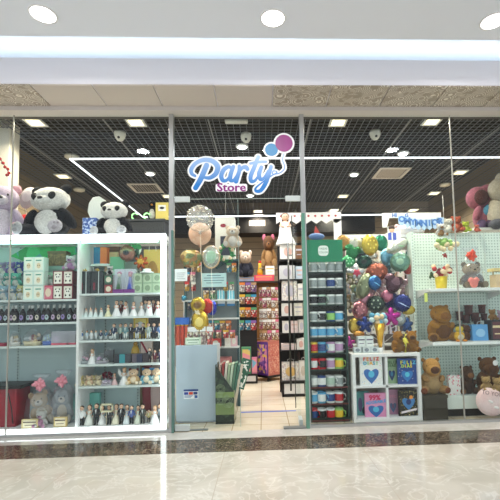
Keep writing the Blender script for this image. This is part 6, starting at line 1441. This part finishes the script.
for s_ in (-1, 1): obj('leg', MB().ell((3*q5+s_*4*q5, -.08, -4*q5), (4*q5, .09, 5*q5), plushm(90, 70, 100)), t)
obj('arm', MB().ell((-5*q5, -.08, 8*q5), (3.5*q5, .05, 8*q5), DP, Ry(.4)), t)
t = thing('beige_doll', 'cream and grey plush animal at the right edge beside the pink hooded doll', 'plush toy', tuple(at(497, 226, 5.1)))
CR = plushm(206, 196, 176)
obj('body', MB().ell((0, 0, 12*q5), (10*q5, .12, 16*q5), CR), t); obj('head', MB().ell((2*q5, -.05, 36*q5), (11*q5, .12, 12*q5), plushm(176, 166, 148)), t); obj('ear', MB().ell((6*q5, 0, 48*q5), (5*q5, .05, 7*q5), CR), t); obj('leg', MB().ell((-6*q5, -.12, 0), (7*q5, .12, 5*q5), plushm(90, 90, 96)), t)
t = thing('top_shelf', 'grey storage shelf on the right side wall carrying the two large plush dolls', 'shelf', (at(492, 230, 5.2).x+.2, 5.25, at(479, 222, 5.2).z-9*q5))
obj('board', MB().b0(-.55, .45, -.25, .25, -.03, 0, C(200, 200, 196)), t); obj('support', MB().b0(-.5, -.46, -.02, .02, -(t.location.z), -.03, C(170, 170, 166)).b0(.4, .44, -.02, .02, -(t.location.z), -.03, C(170, 170, 166)), t)

# ================================================================== MORE SHOP FURNITURE BEHIND (as seen through glass)
for xx, lb in ((-3.4, 'long wall shelving of mixed goods along the left wall'),):
    t = thing('wall_shelving', lb, 'shelf unit', (xx, 7.2, 0))
    obj('back_panel', MB().b0(-.3, -.27, -1.8, 1.8, 0, 2.2, C(196, 190, 180)), t)
    for z_ in (.3, .8, 1.3, 1.8): obj('shelf_board', MB().b0(-.3, .15, -1.8, 1.8, z_, z_+.03, WHITE), t)
t = thing('wall_shelving', 'tall cream shelving behind the right end of the pegboard unit', 'shelf unit', (3.75, 7.2, 0))
obj('back_panel', MB().b0(.27, .3, -1.8, 1.8, 0, 2.2, C(196, 190, 180)), t)
for z_ in (.3, .8, 1.3, 1.8): obj('shelf_board', MB().b0(-.15, .3, -1.8, 1.8, z_, z_+.03, WHITE), t)

# ================================================================== LIGHT
w = bpy.data.worlds.new('world'); S.world = w; w.use_nodes = True
bg = w.node_tree.nodes['Background']; bg.inputs['Color'].default_value = (.97, .98, 1, 1); bg.inputs['Strength'].default_value = .95
S.view_settings.view_transform = 'Standard'; S.view_settings.look = 'None'; S.view_settings.exposure = 0.32; S.view_settings.gamma = 1
S.view_settings.use_curve_mapping = False
